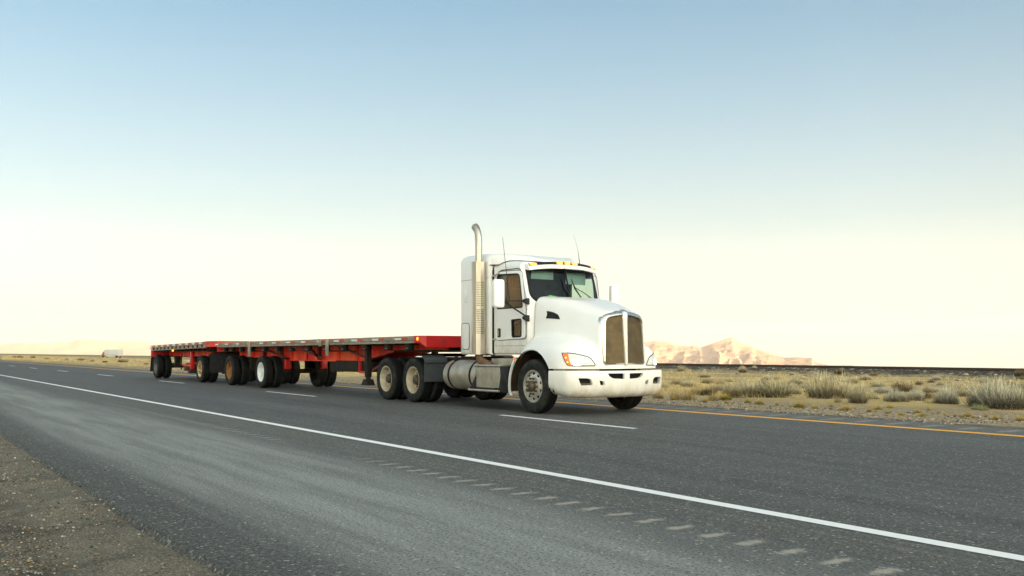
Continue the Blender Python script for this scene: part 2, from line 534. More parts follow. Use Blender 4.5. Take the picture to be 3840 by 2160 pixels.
def mk_plant(name, base, tip, z0, z1, var=.25):
    m = N(name); z = m.sep(m.coord())[2]
    oi = m.n('ShaderNodeObjectInfo')
    n = m.noise(3.5, 3, .6, m.coord()); n2 = m.noise(28, 2, .5, m.coord())
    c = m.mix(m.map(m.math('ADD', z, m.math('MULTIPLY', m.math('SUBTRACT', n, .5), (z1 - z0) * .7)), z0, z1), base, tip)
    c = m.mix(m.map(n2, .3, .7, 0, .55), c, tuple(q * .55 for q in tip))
    c = m.mix(m.map(oi.outputs['Random'], 0, 1, 0, var, False), c, (.20, .14, .07))
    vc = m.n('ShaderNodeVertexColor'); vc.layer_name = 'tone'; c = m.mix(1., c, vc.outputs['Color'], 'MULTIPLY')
    m.set(c, .9); m.b.inputs['Specular IOR Level'].default_value = .1
    return m.mat


M['asphalt'] = mk_asphalt()
M['linewhite'] = mk_line('white_road_paint', (.88, .87, .84))
M['lineyellow'] = mk_line('yellow_road_paint', (.92, .42, .012), .2)
M['gravel'] = mk_gravel()
M['ground'] = mk_ground()
M['ballast'] = mk_ballast()
M['rail'] = pmat('rusty_rail', (.055, .032, .02), (.035, .022, .015), 3, .7)
M['mount'] = mk_mount('mountain_rock', (.56, .35, .235), (.48, .30, .21), .006)
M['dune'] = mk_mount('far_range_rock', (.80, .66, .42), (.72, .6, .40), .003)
M['hill'] = mk_mount('brown_hill', (.26, .165, .07), (.2, .13, .06), .01)
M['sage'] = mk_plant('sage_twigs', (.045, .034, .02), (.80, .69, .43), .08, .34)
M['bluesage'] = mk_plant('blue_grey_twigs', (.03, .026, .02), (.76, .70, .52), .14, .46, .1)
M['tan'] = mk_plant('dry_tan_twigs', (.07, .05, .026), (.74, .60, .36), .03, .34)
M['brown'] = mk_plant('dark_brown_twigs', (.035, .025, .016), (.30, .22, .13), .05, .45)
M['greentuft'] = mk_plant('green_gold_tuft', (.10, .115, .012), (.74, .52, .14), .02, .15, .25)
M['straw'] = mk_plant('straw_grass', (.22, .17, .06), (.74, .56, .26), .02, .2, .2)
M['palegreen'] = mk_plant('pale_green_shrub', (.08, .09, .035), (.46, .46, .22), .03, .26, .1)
M['stone'] = pmat('pale_stone', (.42, .36, .27), (.3, .25, .18), 5, .9, bump=.3, bscale=20)
M['scrap'] = pmat('tyre_scrap_rubber', (.012, .012, .012), (.025, .025, .025), 12, .8, bump=.3)
for k_ in ('black', 'frame', 'winch', 'liner', 'rubberseal', 'tyre', 'darkhole', 'scrap', 'darkteal', 'seat'): M[k_].node_tree.nodes['Principled BSDF'].inputs['Specular IOR Level'].default_value = .15
M['pebble'] = None


def mk_pebble():
    m = N('mixed_pebbles')
    a = m.n('ShaderNodeVertexColor'); a.layer_name = 'tone'
    m.set(a.outputs['Color'], .85)
    return m.mat


M['pebble'] = mk_pebble()

# ------------------------------------------------------------------ the setting


def zg(Y):
    if Y < -6: return max(-3., -.42 + (Y + 6) * .03)
    if Y < 1.4: return -.06 + (Y - 1.4) * .045
    if Y < 14.6: return -.06
    if Y < 18: return -.035 - (Y - 14.6) * .025
    if Y < 62: return -.12 - (Y - 18) * .63 / 44
    if Y < 100: return -.75 - (Y - 62) / 38.
    if Y < 150: return -1.75 - (Y - 100) * .75 / 50
    return -2.5 - (Y - 150) * .0225


ys = [-19000, -5000, -1500, -300, -90, -40, -20, -12, -8, -6, -4, -2.5, -1.5, -.5, .5, 1.4, 1.42, 5, 10, 14.58, 14.62, 15.2, 16, 17, 18] + [18 + 2 * k for k in range(1, 23)] + [66, 70, 75, 80, 86, 92, 100, 110, 120, 135, 150, 180, 250, 400, 800, 1600, 4000, 9000, 19000]
xs = [-19000, -9000, -5000, -2500, -1300, -800, -500, -350, -250] + [-200 + 4 * k for k in range(0, 55)] + [40, 80, 150, 300, 600, 1300, 3000, 8000, 19000]
V = []
for y in ys:
    for x in xs:
        z = zg(y)
        if 18.5 < y < 70 and -250 < x < 40:
            z += .07 * math.sin(x * .31 + y * .7) * math.sin(y * .43 - x * .11) + RNG.normal() * .025
        V.append((x, y, z))
nx = len(xs)
fs = [(j * nx + i, j * nx + i + 1, (j + 1) * nx + i + 1, (j + 1) * nx + i) for j in range(len(ys) - 1) for i in range(nx - 1)]
tag(raw('ground', V, fs, M['ground'], smooth=1), kind='structure')

# asphalt slab with a wavy near edge
g = MB(); n = 500
edge = []
xx = np.concatenate([np.linspace(-3000, -80, 40), np.linspace(-79, 12, n), np.linspace(20, 3000, 30)])
nz = np.cumsum(RNG.normal(0, .007, len(xx))); nz = nz - np.convolve(nz, np.ones(41) / 41, 'same')
rows = []
for i, x in enumerate(xx):
    e = 1.58 + float(np.clip(nz[i], -.03, .03)) * (1 if -80 < x < 12 else 0)
    rows.append([(x, e - .06, -.09), (x, e - .018, -.03), (x, e, -.004), (x, e + .05, 0), (x, 4, 0), (x, 9, 0), (x, 14.55 + .4 * float(np.clip(nz[(i * 7) % len(xx)], -.1, .1)), 0), (x, 14.75, -.1)])
g.grid(rows)
tag(g.build('road', M['asphalt'], smooth=50), kind='structure')

# gravel shoulder sheet
V = []; gx = np.linspace(-60, 10, 350); gy = np.concatenate([np.linspace(-6, -.6, 16), np.linspace(-.5, 1.6, 26)])
for y in gy:
    for x in gx:
        V.append((x, y, zg(y) + .012 + RNG.normal() * .003 + .006 * math.sin(x * 2.1) * math.sin(y * 2.7 + x * .4) + (.005 if y > 1.35 else .012 * max(0, y - .3))))
nx = len(gx)
tag(raw('gravel_shoulder', V, [(j * nx + i, j * nx + i + 1, (j + 1) * nx + i + 1, (j + 1) * nx + i) for j in range(len(gy) - 1) for i in range(nx - 1)], M['gravel'], smooth=1), kind='structure')


# road markings
def strip(name, x0, x1, y0, y1, m, z=.004, step=2.):
    b = MB(); k = max(2, int((x1 - x0) / step))
    b.grid([[(x0 + (x1 - x0) * i / k, y0, z), (x0 + (x1 - x0) * i / k, y1, z)] for i in range(k + 1)])
    return tag(b.build(name, m, smooth=0), kind='structure')


strip('white_edge_line_marking', -2500, 400, 5.36, 5.5, M['linewhite'], step=30)
strip('yellow_edge_line_marking', -2500, 400, 13.16, 13.37, M['lineyellow'], step=30)
for k in range(-1, 40):
    x0 = OX + .05 - 12.57 * k
    strip('lane_dash_marking', x0, x0 + 3.75, 9.64, 9.76, M['linewhite'])


# loose pebbles on the gravel (one mass)
ico = bmesh.new(); bmesh.ops.create_icosphere(ico, subdivisions=1, radius=1); ico.verts.ensure_lookup_table()
IV = np.array([v.co[:] for v in ico.verts]); IF = np.array([[v.index for v in f.verts] for f in ico.faces]); ico.free()


def pebbles(name, pts, sizes, cols, kind='stuff'):
    n = len(pts); ang = RNG.uniform(0, 2 * PI, n); ca, sa = np.cos(ang), np.sin(ang)
    sc = sizes[:, None] * np.stack([RNG.uniform(.8, 1.3, n), RNG.uniform(.6, 1., n), RNG.uniform(.4, .75, n)], 1)
    P = IV[None] * (1 + RNG.normal(0, .13, (n, len(IV), 1))) * sc[:, None, :]
    Q = np.stack([P[..., 0] * ca[:, None] - P[..., 1] * sa[:, None], P[..., 0] * sa[:, None] + P[..., 1] * ca[:, None], P[..., 2]], 2) + pts[:, None, :]
    Fs = (IF[None] + (np.arange(n) * len(IV))[:, None, None]).reshape(-1, 3)
    o = raw(name, Q.reshape(-1, 3), Fs, M['pebble'])
    at = o.data.color_attributes.new('tone', 'FLOAT_COLOR', 'POINT')
    cc = np.repeat(np.concatenate([cols, np.ones((n, 1))], 1), len(IV), 0)
    at.data.foreach_set('color', cc.ravel().astype(np.float32))
    return tag(o, kind=kind)


PAL = np.array([(.06, .055, .045), (.11, .10, .085), (.17, .14, .09), (.24, .17, .085), (.30, .26, .2), (.40, .37, .32), (.2, .19, .18), (.30, .19, .11), (.045, .042, .036)])
n = 34000
px_ = -16.5 + 13 * RNG.random(n) ** 1.0; py_ = RNG.uniform(-1.0, 1.57, n)
den = (np.sin(px_ * 1.9 + py_ * 2.3) + np.sin(px_ * .8 - py_ * 3.1 + 1)) * .25 + .5
den = np.where(py_ > 1.15, den * .45, den)
kp = RNG.random(n) < den * .9 + .1
px_, py_ = px_[kp], py_[kp]; n = len(px_)
sz = .004 + .008 * RNG.random(n) ** 2.8
pz_ = np.array([zg(y) for y in py_]) + .012 + .006 * np.sin(px_ * 2.1) * np.sin(py_ * 2.7 + px_ * .4) + .016 * np.maximum(0, py_ - .3) + sz * .4
pebbles('loose_gravel', np.stack([px_, py_, pz_], 1), sz, PAL[RNG.integers(0, len(PAL), n)] * RNG.uniform(.7, 1.25, (n, 1)))
# verge grit on the far side
n = 9000
px_ = -9 - 70 * RNG.random(n) ** 1.5; py_ = 14.8 + 3.6 * RNG.random(n)
sz = .008 + .022 * RNG.random(n) ** 2.5
pebbles('verge_gravel', np.stack([px_, py_, np.array([zg(y) for y in py_]) + sz * .2], 1), sz, PAL[RNG.integers(0, len(PAL), n)] * RNG.uniform(.9, 1.5, (n, 1)))

# railway embankment
path = [(600, 75), (150, 75), (0, 75), (-90, 75), (-180, 76), (-260, 83), (-340, 93), (-430, 104), (-520, 112), (-640, 117), (-800, 117), (-1000, 114), (-1500, 104), (-3000, 90)]


def interp(path, x):
    for (a, ya), (b_, yb) in zip(path, path[1:]):
        if a >= x >= b_: return ya + (yb - ya) * (a - x) / (a - b_)
    return path[-1][1]


exs = list(np.concatenate([np.linspace(600, 20, 10), np.linspace(10, -260, 136), np.linspace(-266, -1000, 120), np.linspace(-1100, -3000, 12)]))
rows = []; rl = []; rl2 = []
for x in exs:
    y = float(np.mean([interp(path, min(600, max(-3000, x + d))) for d in (-60, -30, 0, 30, 60)])) if -2900 < x < 500 else interp(path, x)
    D = -x * CA + y * SA; r = (x * SA + y * CA) / D if D > 5 else .5
    px = CX + F * r
    zt = CAMH - .0153 * max(px + 486, 430) * D / F if D > 5 else CAMH - .0153 * y / CA
    if x > -60: zt = CAMH - .0153 * y / CA
    zt -= .16
    zb = zg(y - 3.5) - .05
    wv = RNG.normal() * .07
    rows.append([(x, y - 4.2 + wv, zb - .3), (x, y - 3.4 + wv, zb + .06 + wv * .3), (x, y - 2.1, (zb * .45 + zt * .55) + wv * .4), (x, y - .9, zt + RNG.normal() * .015), (x, y + 2.6, zt), (x, y + 5.5, zb - .3)])
    rl.append((x, y, zt)); rl2.append((x, y + 1.435, zt))
b = MB(); b.grid(rows)
tag(b.build('railway_embankment', M['ballast'], smooth=60), kind='structure')
tr = empty('railway_track', (0, 75, 0))
tag(tr, 'rusty railway track running along the top of the dark ballast bank', 'railway track')
for lst in (rl, rl2):
    prof = [(-.07, .0), (-.07, .02), (-.015, .04), (-.015, .11), (-.036, .125), (-.036, .16), (.036, .16), (.036, .125), (.015, .11), (.015, .04), (.07, .02), (.07, 0)]
    b = MB(); b.loft([[(x, y - 75 + u, z + .05 + w) for u, w in prof] for x, y, z in lst])
    b.build('rail', M['rail'], tr, smooth=0)
b = MB()
for x, y, z in rl:
    if -300 < x < 20:
        for q in range(3): b.box(x + q * .62, x + q * .62 + .24, y - 75 - .55, y - 75 + 2., z - .06, z + .05)
tag(b.build('railway_ties', M['frame'], tr, smooth=0), kind='stuff')


# mountains
def ridge(name, dist, sil, depth, mat, base=-3., res=(220, 90), spur=1., seed=1, cell=420.):
    """heightfield range at a real distance; sil: (pixel x, pixel y) skyline measured in the photograph"""
    rg = np.random.default_rng(seed)
    sx = np.array([s_[0] for s_ in sil], float); sy = np.array([s_[1] for s_ in sil], float)
    lat = (sx - CX) / F * dist; hgt = (HY - sy) / F * dist + CAMH - base
    u = np.linspace(lat[0], lat[-1], res[0]); top = np.interp(u, lat, hgt)
    w = np.linspace(-1, 1, res[1])
    grid = [rg.random((64, 64)) for _ in range(5)]

    def vn(g_, x, y):
        xi = np.floor(x).astype(int); yi = np.floor(y).astype(int); fx = x - xi; fy = y - yi
        fx = fx * fx * (3 - 2 * fx); fy = fy * fy * (3 - 2 * fy)
        a = g_[xi % 64, yi % 64]; b_ = g_[(xi + 1) % 64, yi % 64]; c = g_[xi % 64, (yi + 1) % 64]; d = g_[(xi + 1) % 64, (yi + 1) % 64]
        return (a * (1 - fx) + b_ * fx) * (1 - fy) + (c * (1 - fx) + d * fx) * fy
    U, W = np.meshgrid(u, w); T = np.interp(U.ravel(), lat, hgt).reshape(U.shape)
    dd = W * depth
    warp = (vn(grid[3], U / cell * .7 + 9, dd / cell * .5) - .5) * 1.1
    prof = np.clip(1 - np.abs(W), 0, 1)
    rid = 1 - np.abs(2 * vn(grid[0], U / cell + warp, dd / (cell * 2.4) + 3) - 1)
    rid2 = 1 - np.abs(2 * vn(grid[1], U / cell * 2.3 + warp * 2 + 5, dd / (cell * 1.2) + 7) - 1)
    rid3 = vn(grid[2], U / cell * 6, dd / cell * 6)
    body = prof ** .85
    mod = spur * 4 * prof * (1 - prof)
    z = T * (body * (1 - .0) - mod * (.42 * (1 - rid) + .2 * (1 - rid2) + .13 * (1 - rid3) + .07 * (1 - vn(grid[4], U / cell * 15, dd / cell * 15))))
    z = np.where(prof > .97, T, z)
    z = np.maximum(z, 0) + base
    D = dist + dd
    X = -CA * D + SA * U * (D / dist); Y = SA * D + CA * U * (D / dist)
    ny, nx_ = U.shape
    ii = np.arange(ny * nx_).reshape(ny, nx_)
    fs = np.stack([ii[:-1, :-1], ii[:-1, 1:], ii[1:, 1:], ii[1:, :-1]], -1).reshape(-1, 4)
    return tag(raw(name, np.stack([X.ravel(), Y.ravel(), z.ravel()], 1), fs, mat, smooth=1), kind='structure')


SIL = [(2080, 1322), (2150, 1312), (2230, 1298), (2330, 1290), (2418, 1283.5), (2457, 1279), (2509, 1283.5), (2541, 1294), (2559, 1296), (2589, 1298), (2598, 1295), (2614, 1298), (2630, 1302), (2662, 1291.5), (2696, 1280), (2723, 1270), (2748, 1264), (2762, 1278), (2787, 1287), (2821, 1297), (2833, 1308), (2867, 1318), (2900, 1328), (2941, 1341), (2980, 1339), (2999, 1340), (3022, 1343), (3045, 1342), (3053, 1355), (3066, 1361), (3124, 1373), (3200, 1382)]
ridge('mountain', 9000, SIL, 1500, M['mount'], base=-150, spur=1.0, seed=5, cell=340, res=(560, 200))
SIL2 = [(-700, 1300), (-400, 1288), (-150, 1292), (0, 1291), (70, 1285), (110, 1289), (160, 1285), (200, 1286), (240, 1281), (262, 1283), (300, 1271), (345, 1275), (400, 1278), (440, 1281), (480, 1279), (540, 1282), (600, 1287), (700, 1291), (820, 1300), (1000, 1312), (1200, 1318)]
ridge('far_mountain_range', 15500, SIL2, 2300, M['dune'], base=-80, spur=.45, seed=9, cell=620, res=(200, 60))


# hills behind the camera and the long ridge that keeps the low sun off the road
def hill(name, cx, cy, length, width, height, ang, seed, res=(110, 26)):
    rg = np.random.default_rng(seed)
    u = np.linspace(-1, 1, res[0]); w = np.linspace(-1, 1, res[1]); U, W = np.meshgrid(u, w)
    ph = rg.uniform(0, 6, 6)
    crest = 1 + .10 * np.sin(U * 9 + ph[0]) + .06 * np.sin(U * 23 + ph[1]) + .03 * np.sin(U * 51 + ph[2])
    z = height * crest * np.clip(1 - np.abs(U) ** 6, 0, 1) * (np.cos(W * PI / 2) ** 1.3) * (1 + .16 * np.sin(U * 60 + W * 5 + ph[3]) * (1 - np.abs(W)))
    X = U * length / 2; Y = W * width / 2; ca, sa = math.cos(ang), math.sin(ang)
    V = np.stack([(cx + X * ca - Y * sa).ravel(), (cy + X * sa + Y * ca).ravel(), (z - 4).ravel()], 1)
    ny, nx_ = U.shape; ii = np.arange(ny * nx_).reshape(ny, nx_)
    fs = np.stack([ii[:-1, :-1], ii[:-1, 1:], ii[1:, 1:], ii[1:, :-1]], -1).reshape(-1, 4)
    return tag(raw(name, V, fs, M['hill'], smooth=1), kind='structure')


SUN_AZ = R(14)          # direction of the sun, measured from +x towards +y
SUN_EL = R(3.6)
hill('hills', 2600 * math.cos(SUN_AZ), 2600 * math.sin(SUN_AZ), 7000, 900, 250, SUN_AZ + PI / 2, 3)
hill('hills', -3300, -3000, 5200, 2600, 400, R(-38), 4)


# ------------------------------------------------------------------ plants
def blades(n, h, spread, lean, wid, seed, base_r=.3, seg=2, hvar=.35, droop=0., branch=0, dome=.5):
    """a bush of thin tapering stems; unit-free metres; returns verts, quads"""
    rg = np.random.default_rng(seed)
    a = rg.uniform(0, 2 * PI, n); rr = np.sqrt(rg.random(n)) * base_r
    bx, by = rr * np.cos(a), rr * np.sin(a)
    la = a + rg.normal(0, .5, n); ln = lean * (rr / base_r) ** .8 * rg.uniform(.6, 1.2, n) + rg.normal(0, .06, n)
    hh = h * (1 - dome * (rr / base_r) ** 2) * rg.uniform(1 - hvar, 1 + hvar * .45, n)
    bz = np.zeros(n)
    if branch:     # many of the stems start part-way up
        k = rg.random(n) < branch
        t = rg.uniform(.15, .8, n) * k
        bx += np.cos(la) * np.sin(ln) * hh * t; by += np.sin(la) * np.sin(ln) * hh * t; bz += np.cos(ln) * hh * t
        hh = np.where(k, hh * (1 - t) * 1.05, hh)
        la = la + rg.normal(0, .9, n) * k; ln = ln + rg.normal(0, .30, n) * k
    V = []; fa = rg.uniform(0, PI, n); wx, wy = np.cos(fa), np.sin(fa)
    for s_ in range(seg + 1):
        t = s_ / seg; l = hh * t; an = ln + droop * t * t
        cx = bx + np.cos(la) * np.sin(an) * l; cy = by + np.sin(la) * np.sin(an) * l; cz = bz + np.cos(an) * l
        w = wid * (1 - .75 * t) * .5
        V.append(np.stack([cx - wx * w, cy - wy * w, cz], 1)); V.append(np.stack([cx + wx * w, cy + wy * w, cz], 1))
    V = np.stack(V, 1)   # n, 2(seg+1), 3
    k = 2 * (seg + 1)
    q = np.array([[2 * s_, 2 * s_ + 1, 2 * s_ + 3, 2 * s_ + 2] for s_ in range(seg)])
    Fq = (q[None] + (np.arange(n) * k)[:, None, None]).reshape(-1, 4)
    return V.reshape(-1, 3), Fq


def tone(me, lo=.4, hi=1.35):
    n = len(me.vertices) // 6; at = me.color_attributes.new('tone', 'FLOAT_COLOR', 'POINT')
    t = np.repeat(lo + (hi - lo) * RNG.random(n) ** 1.3, 6); c = np.stack([t, t, t, np.ones_like(t)], 1)
    at.data.foreach_set('color', c.ravel().astype(np.float32))


def bush_mesh(name, mat, parts):
    vs, fs, o = [], [], 0
    for v, f in parts:
        vs.append(v); fs.append(f + o); o += len(v)
    ob = raw(name, np.concatenate(vs), np.concatenate(fs), mat)
    me = ob.data; bpy.data.objects.remove(ob); tone(me); return me


def clump(k, seed, **kw):
    rg = np.random.default_rng(seed); out = []
    for i in range(k):
        v, f = blades(seed=seed * 31 + i, **kw)
        a = rg.uniform(0, 2 * PI); r = rg.uniform(.0, .42)
        s_ = rg.uniform(.7, 1.1)
        out.append((v * s_ + np.array([math.cos(a) * r, math.sin(a) * r * .8, 0]), f))
    return out


# unit bushes: about 1 m wide, height given by scale
PROTO = {
    'sage': [bush_mesh('sage_mesh', M['sage'], clump(6, s_, n=380, h=.58, spread=1, lean=1.05, wid=.012, base_r=.22, branch=.8, hvar=.3, dome=.6)) for s_ in (1, 2, 3)],
    'blue': [bush_mesh('bluesage_mesh', M['bluesage'], clump(7, s_, n=420, h=.62, spread=1, lean=.95, wid=.0105, base_r=.22, branch=.8, hvar=.32, dome=.55)) for s_ in (4, 5)],
    'tan': [bush_mesh('tan_mesh', M['tan'], clump(4, s_, n=330, h=.6, spread=1, lean=1.0, wid=.011, base_r=.18, branch=.8, hvar=.4)) for s_ in (6, 7)],
    'brown': [bush_mesh('brown_mesh', M['brown'], clump(4, s_, n=240, h=.55, spread=1, lean=1.0, wid=.013, base_r=.2, branch=.85, hvar=.4)) for s_ in (8, 9)],
    'green': [bush_mesh('palegreen_mesh', M['palegreen'], clump(5, s_, n=260, h=.36, spread=1, lean=.7, wid=.01, base_r=.2, branch=.6)) for s_ in (10,)],
    'tuft': [bush_mesh('tuft_mesh', M['greentuft'], clump(5, s_, n=170, h=.22, spread=1, lean=.8, wid=.009, base_r=.2, branch=.1, droop=.35)) for s_ in (12, 13, 14)],
    'straw': [bush_mesh('straw_mesh', M['straw'], clump(4, s_, n=150, h=.34, spread=1, lean=.5, wid=.006, base_r=.2, branch=.2, droop=.3)) for s_ in (15, 16)],
}
HREF = {}
for k_, l_ in PROTO.items():
    for me in l_:
        co = np.zeros(len(me.vertices) * 3, np.float32); me.vertices.foreach_get('co', co); co = co.reshape(-1, 3)
        w_ = np.percentile(co[:, 0], 97) - np.percentile(co[:, 0], 3); HREF[me.name] = (w_, np.percentile(co[:, 2], 98.5))


def emb_z(x, y):
    """ground or embankment height"""
    z = zg(y)
    if 70.8 < y < 77: z = max(z, (zg(71.5)) + min(1, max(0, (y - 71.6) / 2.5)) * (.6))
    return z


def ground_at(px, py, Yfix=None):
    if Yfix: return hit_y(px, py, Yfix)
    d = ray(px, py); z = -.1
    for _ in range(40):
        t = (z - CAMH) / d.z; z = .5 * z + .5 * zg(d.y * t)
    return Vector((d.x * t, d.y * t, z))


cnt = [0]


def plant(kind, px, py, wpx, ytop, name, label, cat, group=None, Y=None, deep=.9):
    p = ground_at(px, py, Y)
    D = -p.x * CA + p.y * SA
    me = PROTO[kind][cnt[0] % len(PROTO[kind])]; cnt[0] += 1
    w, h = HREF[me.name]
    o = bpy.data.objects.new(name, me); link(o)
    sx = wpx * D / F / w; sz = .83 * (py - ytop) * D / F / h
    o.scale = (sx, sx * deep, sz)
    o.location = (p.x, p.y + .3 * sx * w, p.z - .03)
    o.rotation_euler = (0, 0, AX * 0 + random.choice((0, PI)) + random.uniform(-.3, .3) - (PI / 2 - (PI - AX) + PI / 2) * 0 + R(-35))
    return tag(o, label, cat, group)


SB = 'sagebrush'
plant('blue', 3705, 1538, 235, 1400, 'rabbitbrush', 'largest blue grey bush, bare twigs and dark base, at the right by the road', 'bush')
plant('sage', 3070, 1500, 150, 1378, 'rabbitbrush', 'tall pale feathery bush with dark brown base standing above the ballast line', 'bush')
plant('blue', 3533, 1524, 95, 1434, 'sagebrush', 'rounded blue grey bush touching the left side of the largest bush', 'bush')
plant('green', 3669, 1543, 75, 1505, 'small_shrub', 'low pale green shrub in front of the largest bush', 'shrub')
plant('sage', 2850, 1490, 165, 1400, 'rabbitbrush', 'wide pale grey bush left of the tall feathery one', 'bush')
plant('sage', 2723, 1486, 95, 1424, 'rabbitbrush', 'pale green grey bush with grassy foot, between wide grey bush and truck', 'bush')
plant('sage', 2968, 1484, 66, 1430, 'sagebrush', 'clumpy sage bush with dark gaps, wedged between two big pale bushes', 'bush')
plant('sage', 3208, 1514, 72, 1416, 'rabbitbrush', 'tall thin pale bush right of the feathery one', 'bush')
plant('sage', 3262, 1504, 62, 1460, 'sagebrush', 'low whitish bush at the foot of the tall thin pale one', 'bush')
plant('blue', 3345, 1515, 110, 1450, 'sagebrush', 'spreading blue grey bush in the middle of the right verge', 'bush')
plant('blue', 3420, 1508, 75, 1444, 'sagebrush', 'grey green bush behind the big golden grass tuft', 'bush')
plant('brown', 2635, 1480, 62, 1438, 'dry_shrub', 'dark twiggy shrub among straw grass near the truck', 'shrub')
plant('tan', 2525, 1444, 55, 1410, 'dry_shrub', 'brownish dry bush nearest the bumper on its right', 'bush')
plant('sage', 2570, 1450, 60, 1418, 'sagebrush', 'grey bush behind straw stalks, right of the brownish dry one', 'bush')
plant('tan', 2640, 1437, 56, 1410, 'dry_shrub', 'tan rounded bush below the pale sage clump', 'bush')
plant('sage', 2630, 1418, 60, 1390, 'sagebrush', 'pale sage clump at mid field below the yellow stone', 'bush')
plant('brown', 3468, 1497, 45, 1455, 'dry_shrub', 'thin brown bush between two blue grey bushes', 'bush')
plant('tan', 3136, 1425, 32, 1403, 'dry_shrub', 'small tan bush in the golden grass right of the feathery one', 'bush')
plant('sage', 3270, 1443, 36, 1423, 'sagebrush', 'small grey dome in the golden grass strip', 'bush')
plant('brown', 3490, 1441, 29, 1412, 'sagebrush', 'brown grey ball shaped bush, left one of a pair in the golden grass', 'bush')
plant('sage', 3522, 1449, 29, 1420, 'sagebrush', 'pale ball shaped bush, right one of a pair in the golden grass', 'bush')
plant('sage', 2867, 1426, 45, 1400, 'sagebrush', 'rounded sage bush behind the wide grey one', 'bush')
plant('blue', 3832, 1508, 62, 1472, 'sagebrush', 'grey bush cut off by the right edge of the picture', 'bush')
EB = 'bushes along the foot of the ballast bank'
for kind, px, py, w, yt, lab in [
        ('sage', 2507, 1399, 27, 1384, 'small grey sage at the foot of the bank, nearest the truck'),
        ('tan', 2546, 1396, 32, 1364, 'tan tumbleweed on the bank above two small sages'),
        ('sage', 2574, 1403, 26, 1377, 'grey green bush on the bank left of the yellow stone'),
        ('sage', 2778, 1396, 34, 1367, 'rounded sage halfway up the dark bank'),
        ('sage', 2824, 1384, 26, 1368, 'small pale bush near the rails above the wide grey bush'),
        ('tan', 2671, 1404, 16, 1387, 'tiny tan bush right of the yellow stone'),
        ('brown', 2999, 1413, 38, 1384, 'dark olive bush on the bank left of the feathery bush'),
        ('brown', 3184, 1419, 70, 1392, 'wide dark grey bush at the foot of the bank'),
        ('brown', 3130, 1403, 44, 1377, 'dark brown bush on the bank right of the feathery bush'),
        ('brown', 3275, 1414, 44, 1392, 'greyish dark bush on the bank right of the wide dark one'),
        ('sage', 3287, 1419, 22, 1405, 'small green grey bush at the bank foot below a dark one'),
        ('tan', 2920, 1413, 42, 1388, 'grey brown bush on the bank above a pale stone'),
        ('brown', 3810, 1411, 54, 1377, 'brown tumbleweed breaking the skyline at the far right'),
        ('green', 3455, 1424, 60, 1404, 'green weeds on the bank left of the ball shaped pair'),
        ('green', 3830, 1425, 40, 1400, 'pale green weeds under the skyline tumbleweed'),
        ('green', 3560, 1427, 60, 1408, 'greenish weeds on the bank right of the ball shaped pair')]:
    plant(kind, px, py, w, yt, 'bank_shrub', lab, 'bush', EB, Y=71.9)

tf = [(130, 487, 30), (215, 502, 34), (300, 497, 46), (430, 517, 30), (550, 497, 62), (580, 522, 22), (710, 517, 26), (785, 527, 44), (905, 537, 30), (1060, 552, 60), (1160, 560, 34), (1265, 552, 34), (1370, 572, 52), (1440, 562, 14), (1520, 582, 40), (1590, 568, 40), (1665, 560, 44), (1660, 595, 36), (1740, 604, 28), (1850, 590, 42), (1940, 577, 40), (1890, 612, 34), (2110, 609, 20), (2045, 604, 16), (2190, 615, 44), (2230, 622, 30), (2310, 614, 26), (2370, 636, 44), (2540, 643, 56), (1990, 590, 22)]
LABT = {19: 'biggest golden grass tuft on the stony verge, left of black rubber scrap', 9: 'wide green based tuft below the tall feathery bush', 28: 'golden tuft at the right edge of the verge', 27: 'spiky pale gold tuft in front of the largest bush', 24: 'yellow and green tuft left of the low pale green shrub', 4: 'long golden tuft below the pale green grey bush'}
for i, (u, v_, w) in enumerate(tf):
    px, py = 2400 + u * .559, 1220 + v_ * .559
    plant('tuft', px, py, w * .56 * 1.3, py - (13 + w * .30) * 1.15, 'grass_tuft', LABT.get(i, 'small green and gold grass tuft on the stony verge'), 'grass tuft', 'grass tufts on the stony verge')
# far field bushes left of the trailers
for i, (u, v_, w, k_, lab) in enumerate([(290, 492, 60, 'brown', 'dark bush in the far field, second from the left edge'), (200, 488, 40, 'brown', 'dark bush in the far field, nearest the left edge'), (460, 495, 60, 'brown', 'dark bush in the far field, third from the left edge'), (680, 510, 60, 'tan', 'brownish bush in the far field left of the white box truck'), (985, 525, 55, 'tan', 'olive bush in the far field, midway to the white box truck'), (1190, 530, 100, 'tan', 'spread bush in the far field with a flat top'), (1360, 545, 80, 'tan', 'pale brown bush left of and below the white box truck'), (1790, 560, 130, 'tan', 'wide olive bush directly below the white box truck'), (2170, 590, 90, 'tan', 'faint brown bush just behind the rear trailer'), (1560, 560, 70, 'sage', 'pale bush left of the wide olive one below the box truck')]):
    px, py = u * .2484, 1220 + v_ * .2484
    plant(k_, px, py, w * .2484 * 1.2, py - w * .2484 * .55 - 4, 'field_shrub', lab, 'bush', 'bushes in the far field')

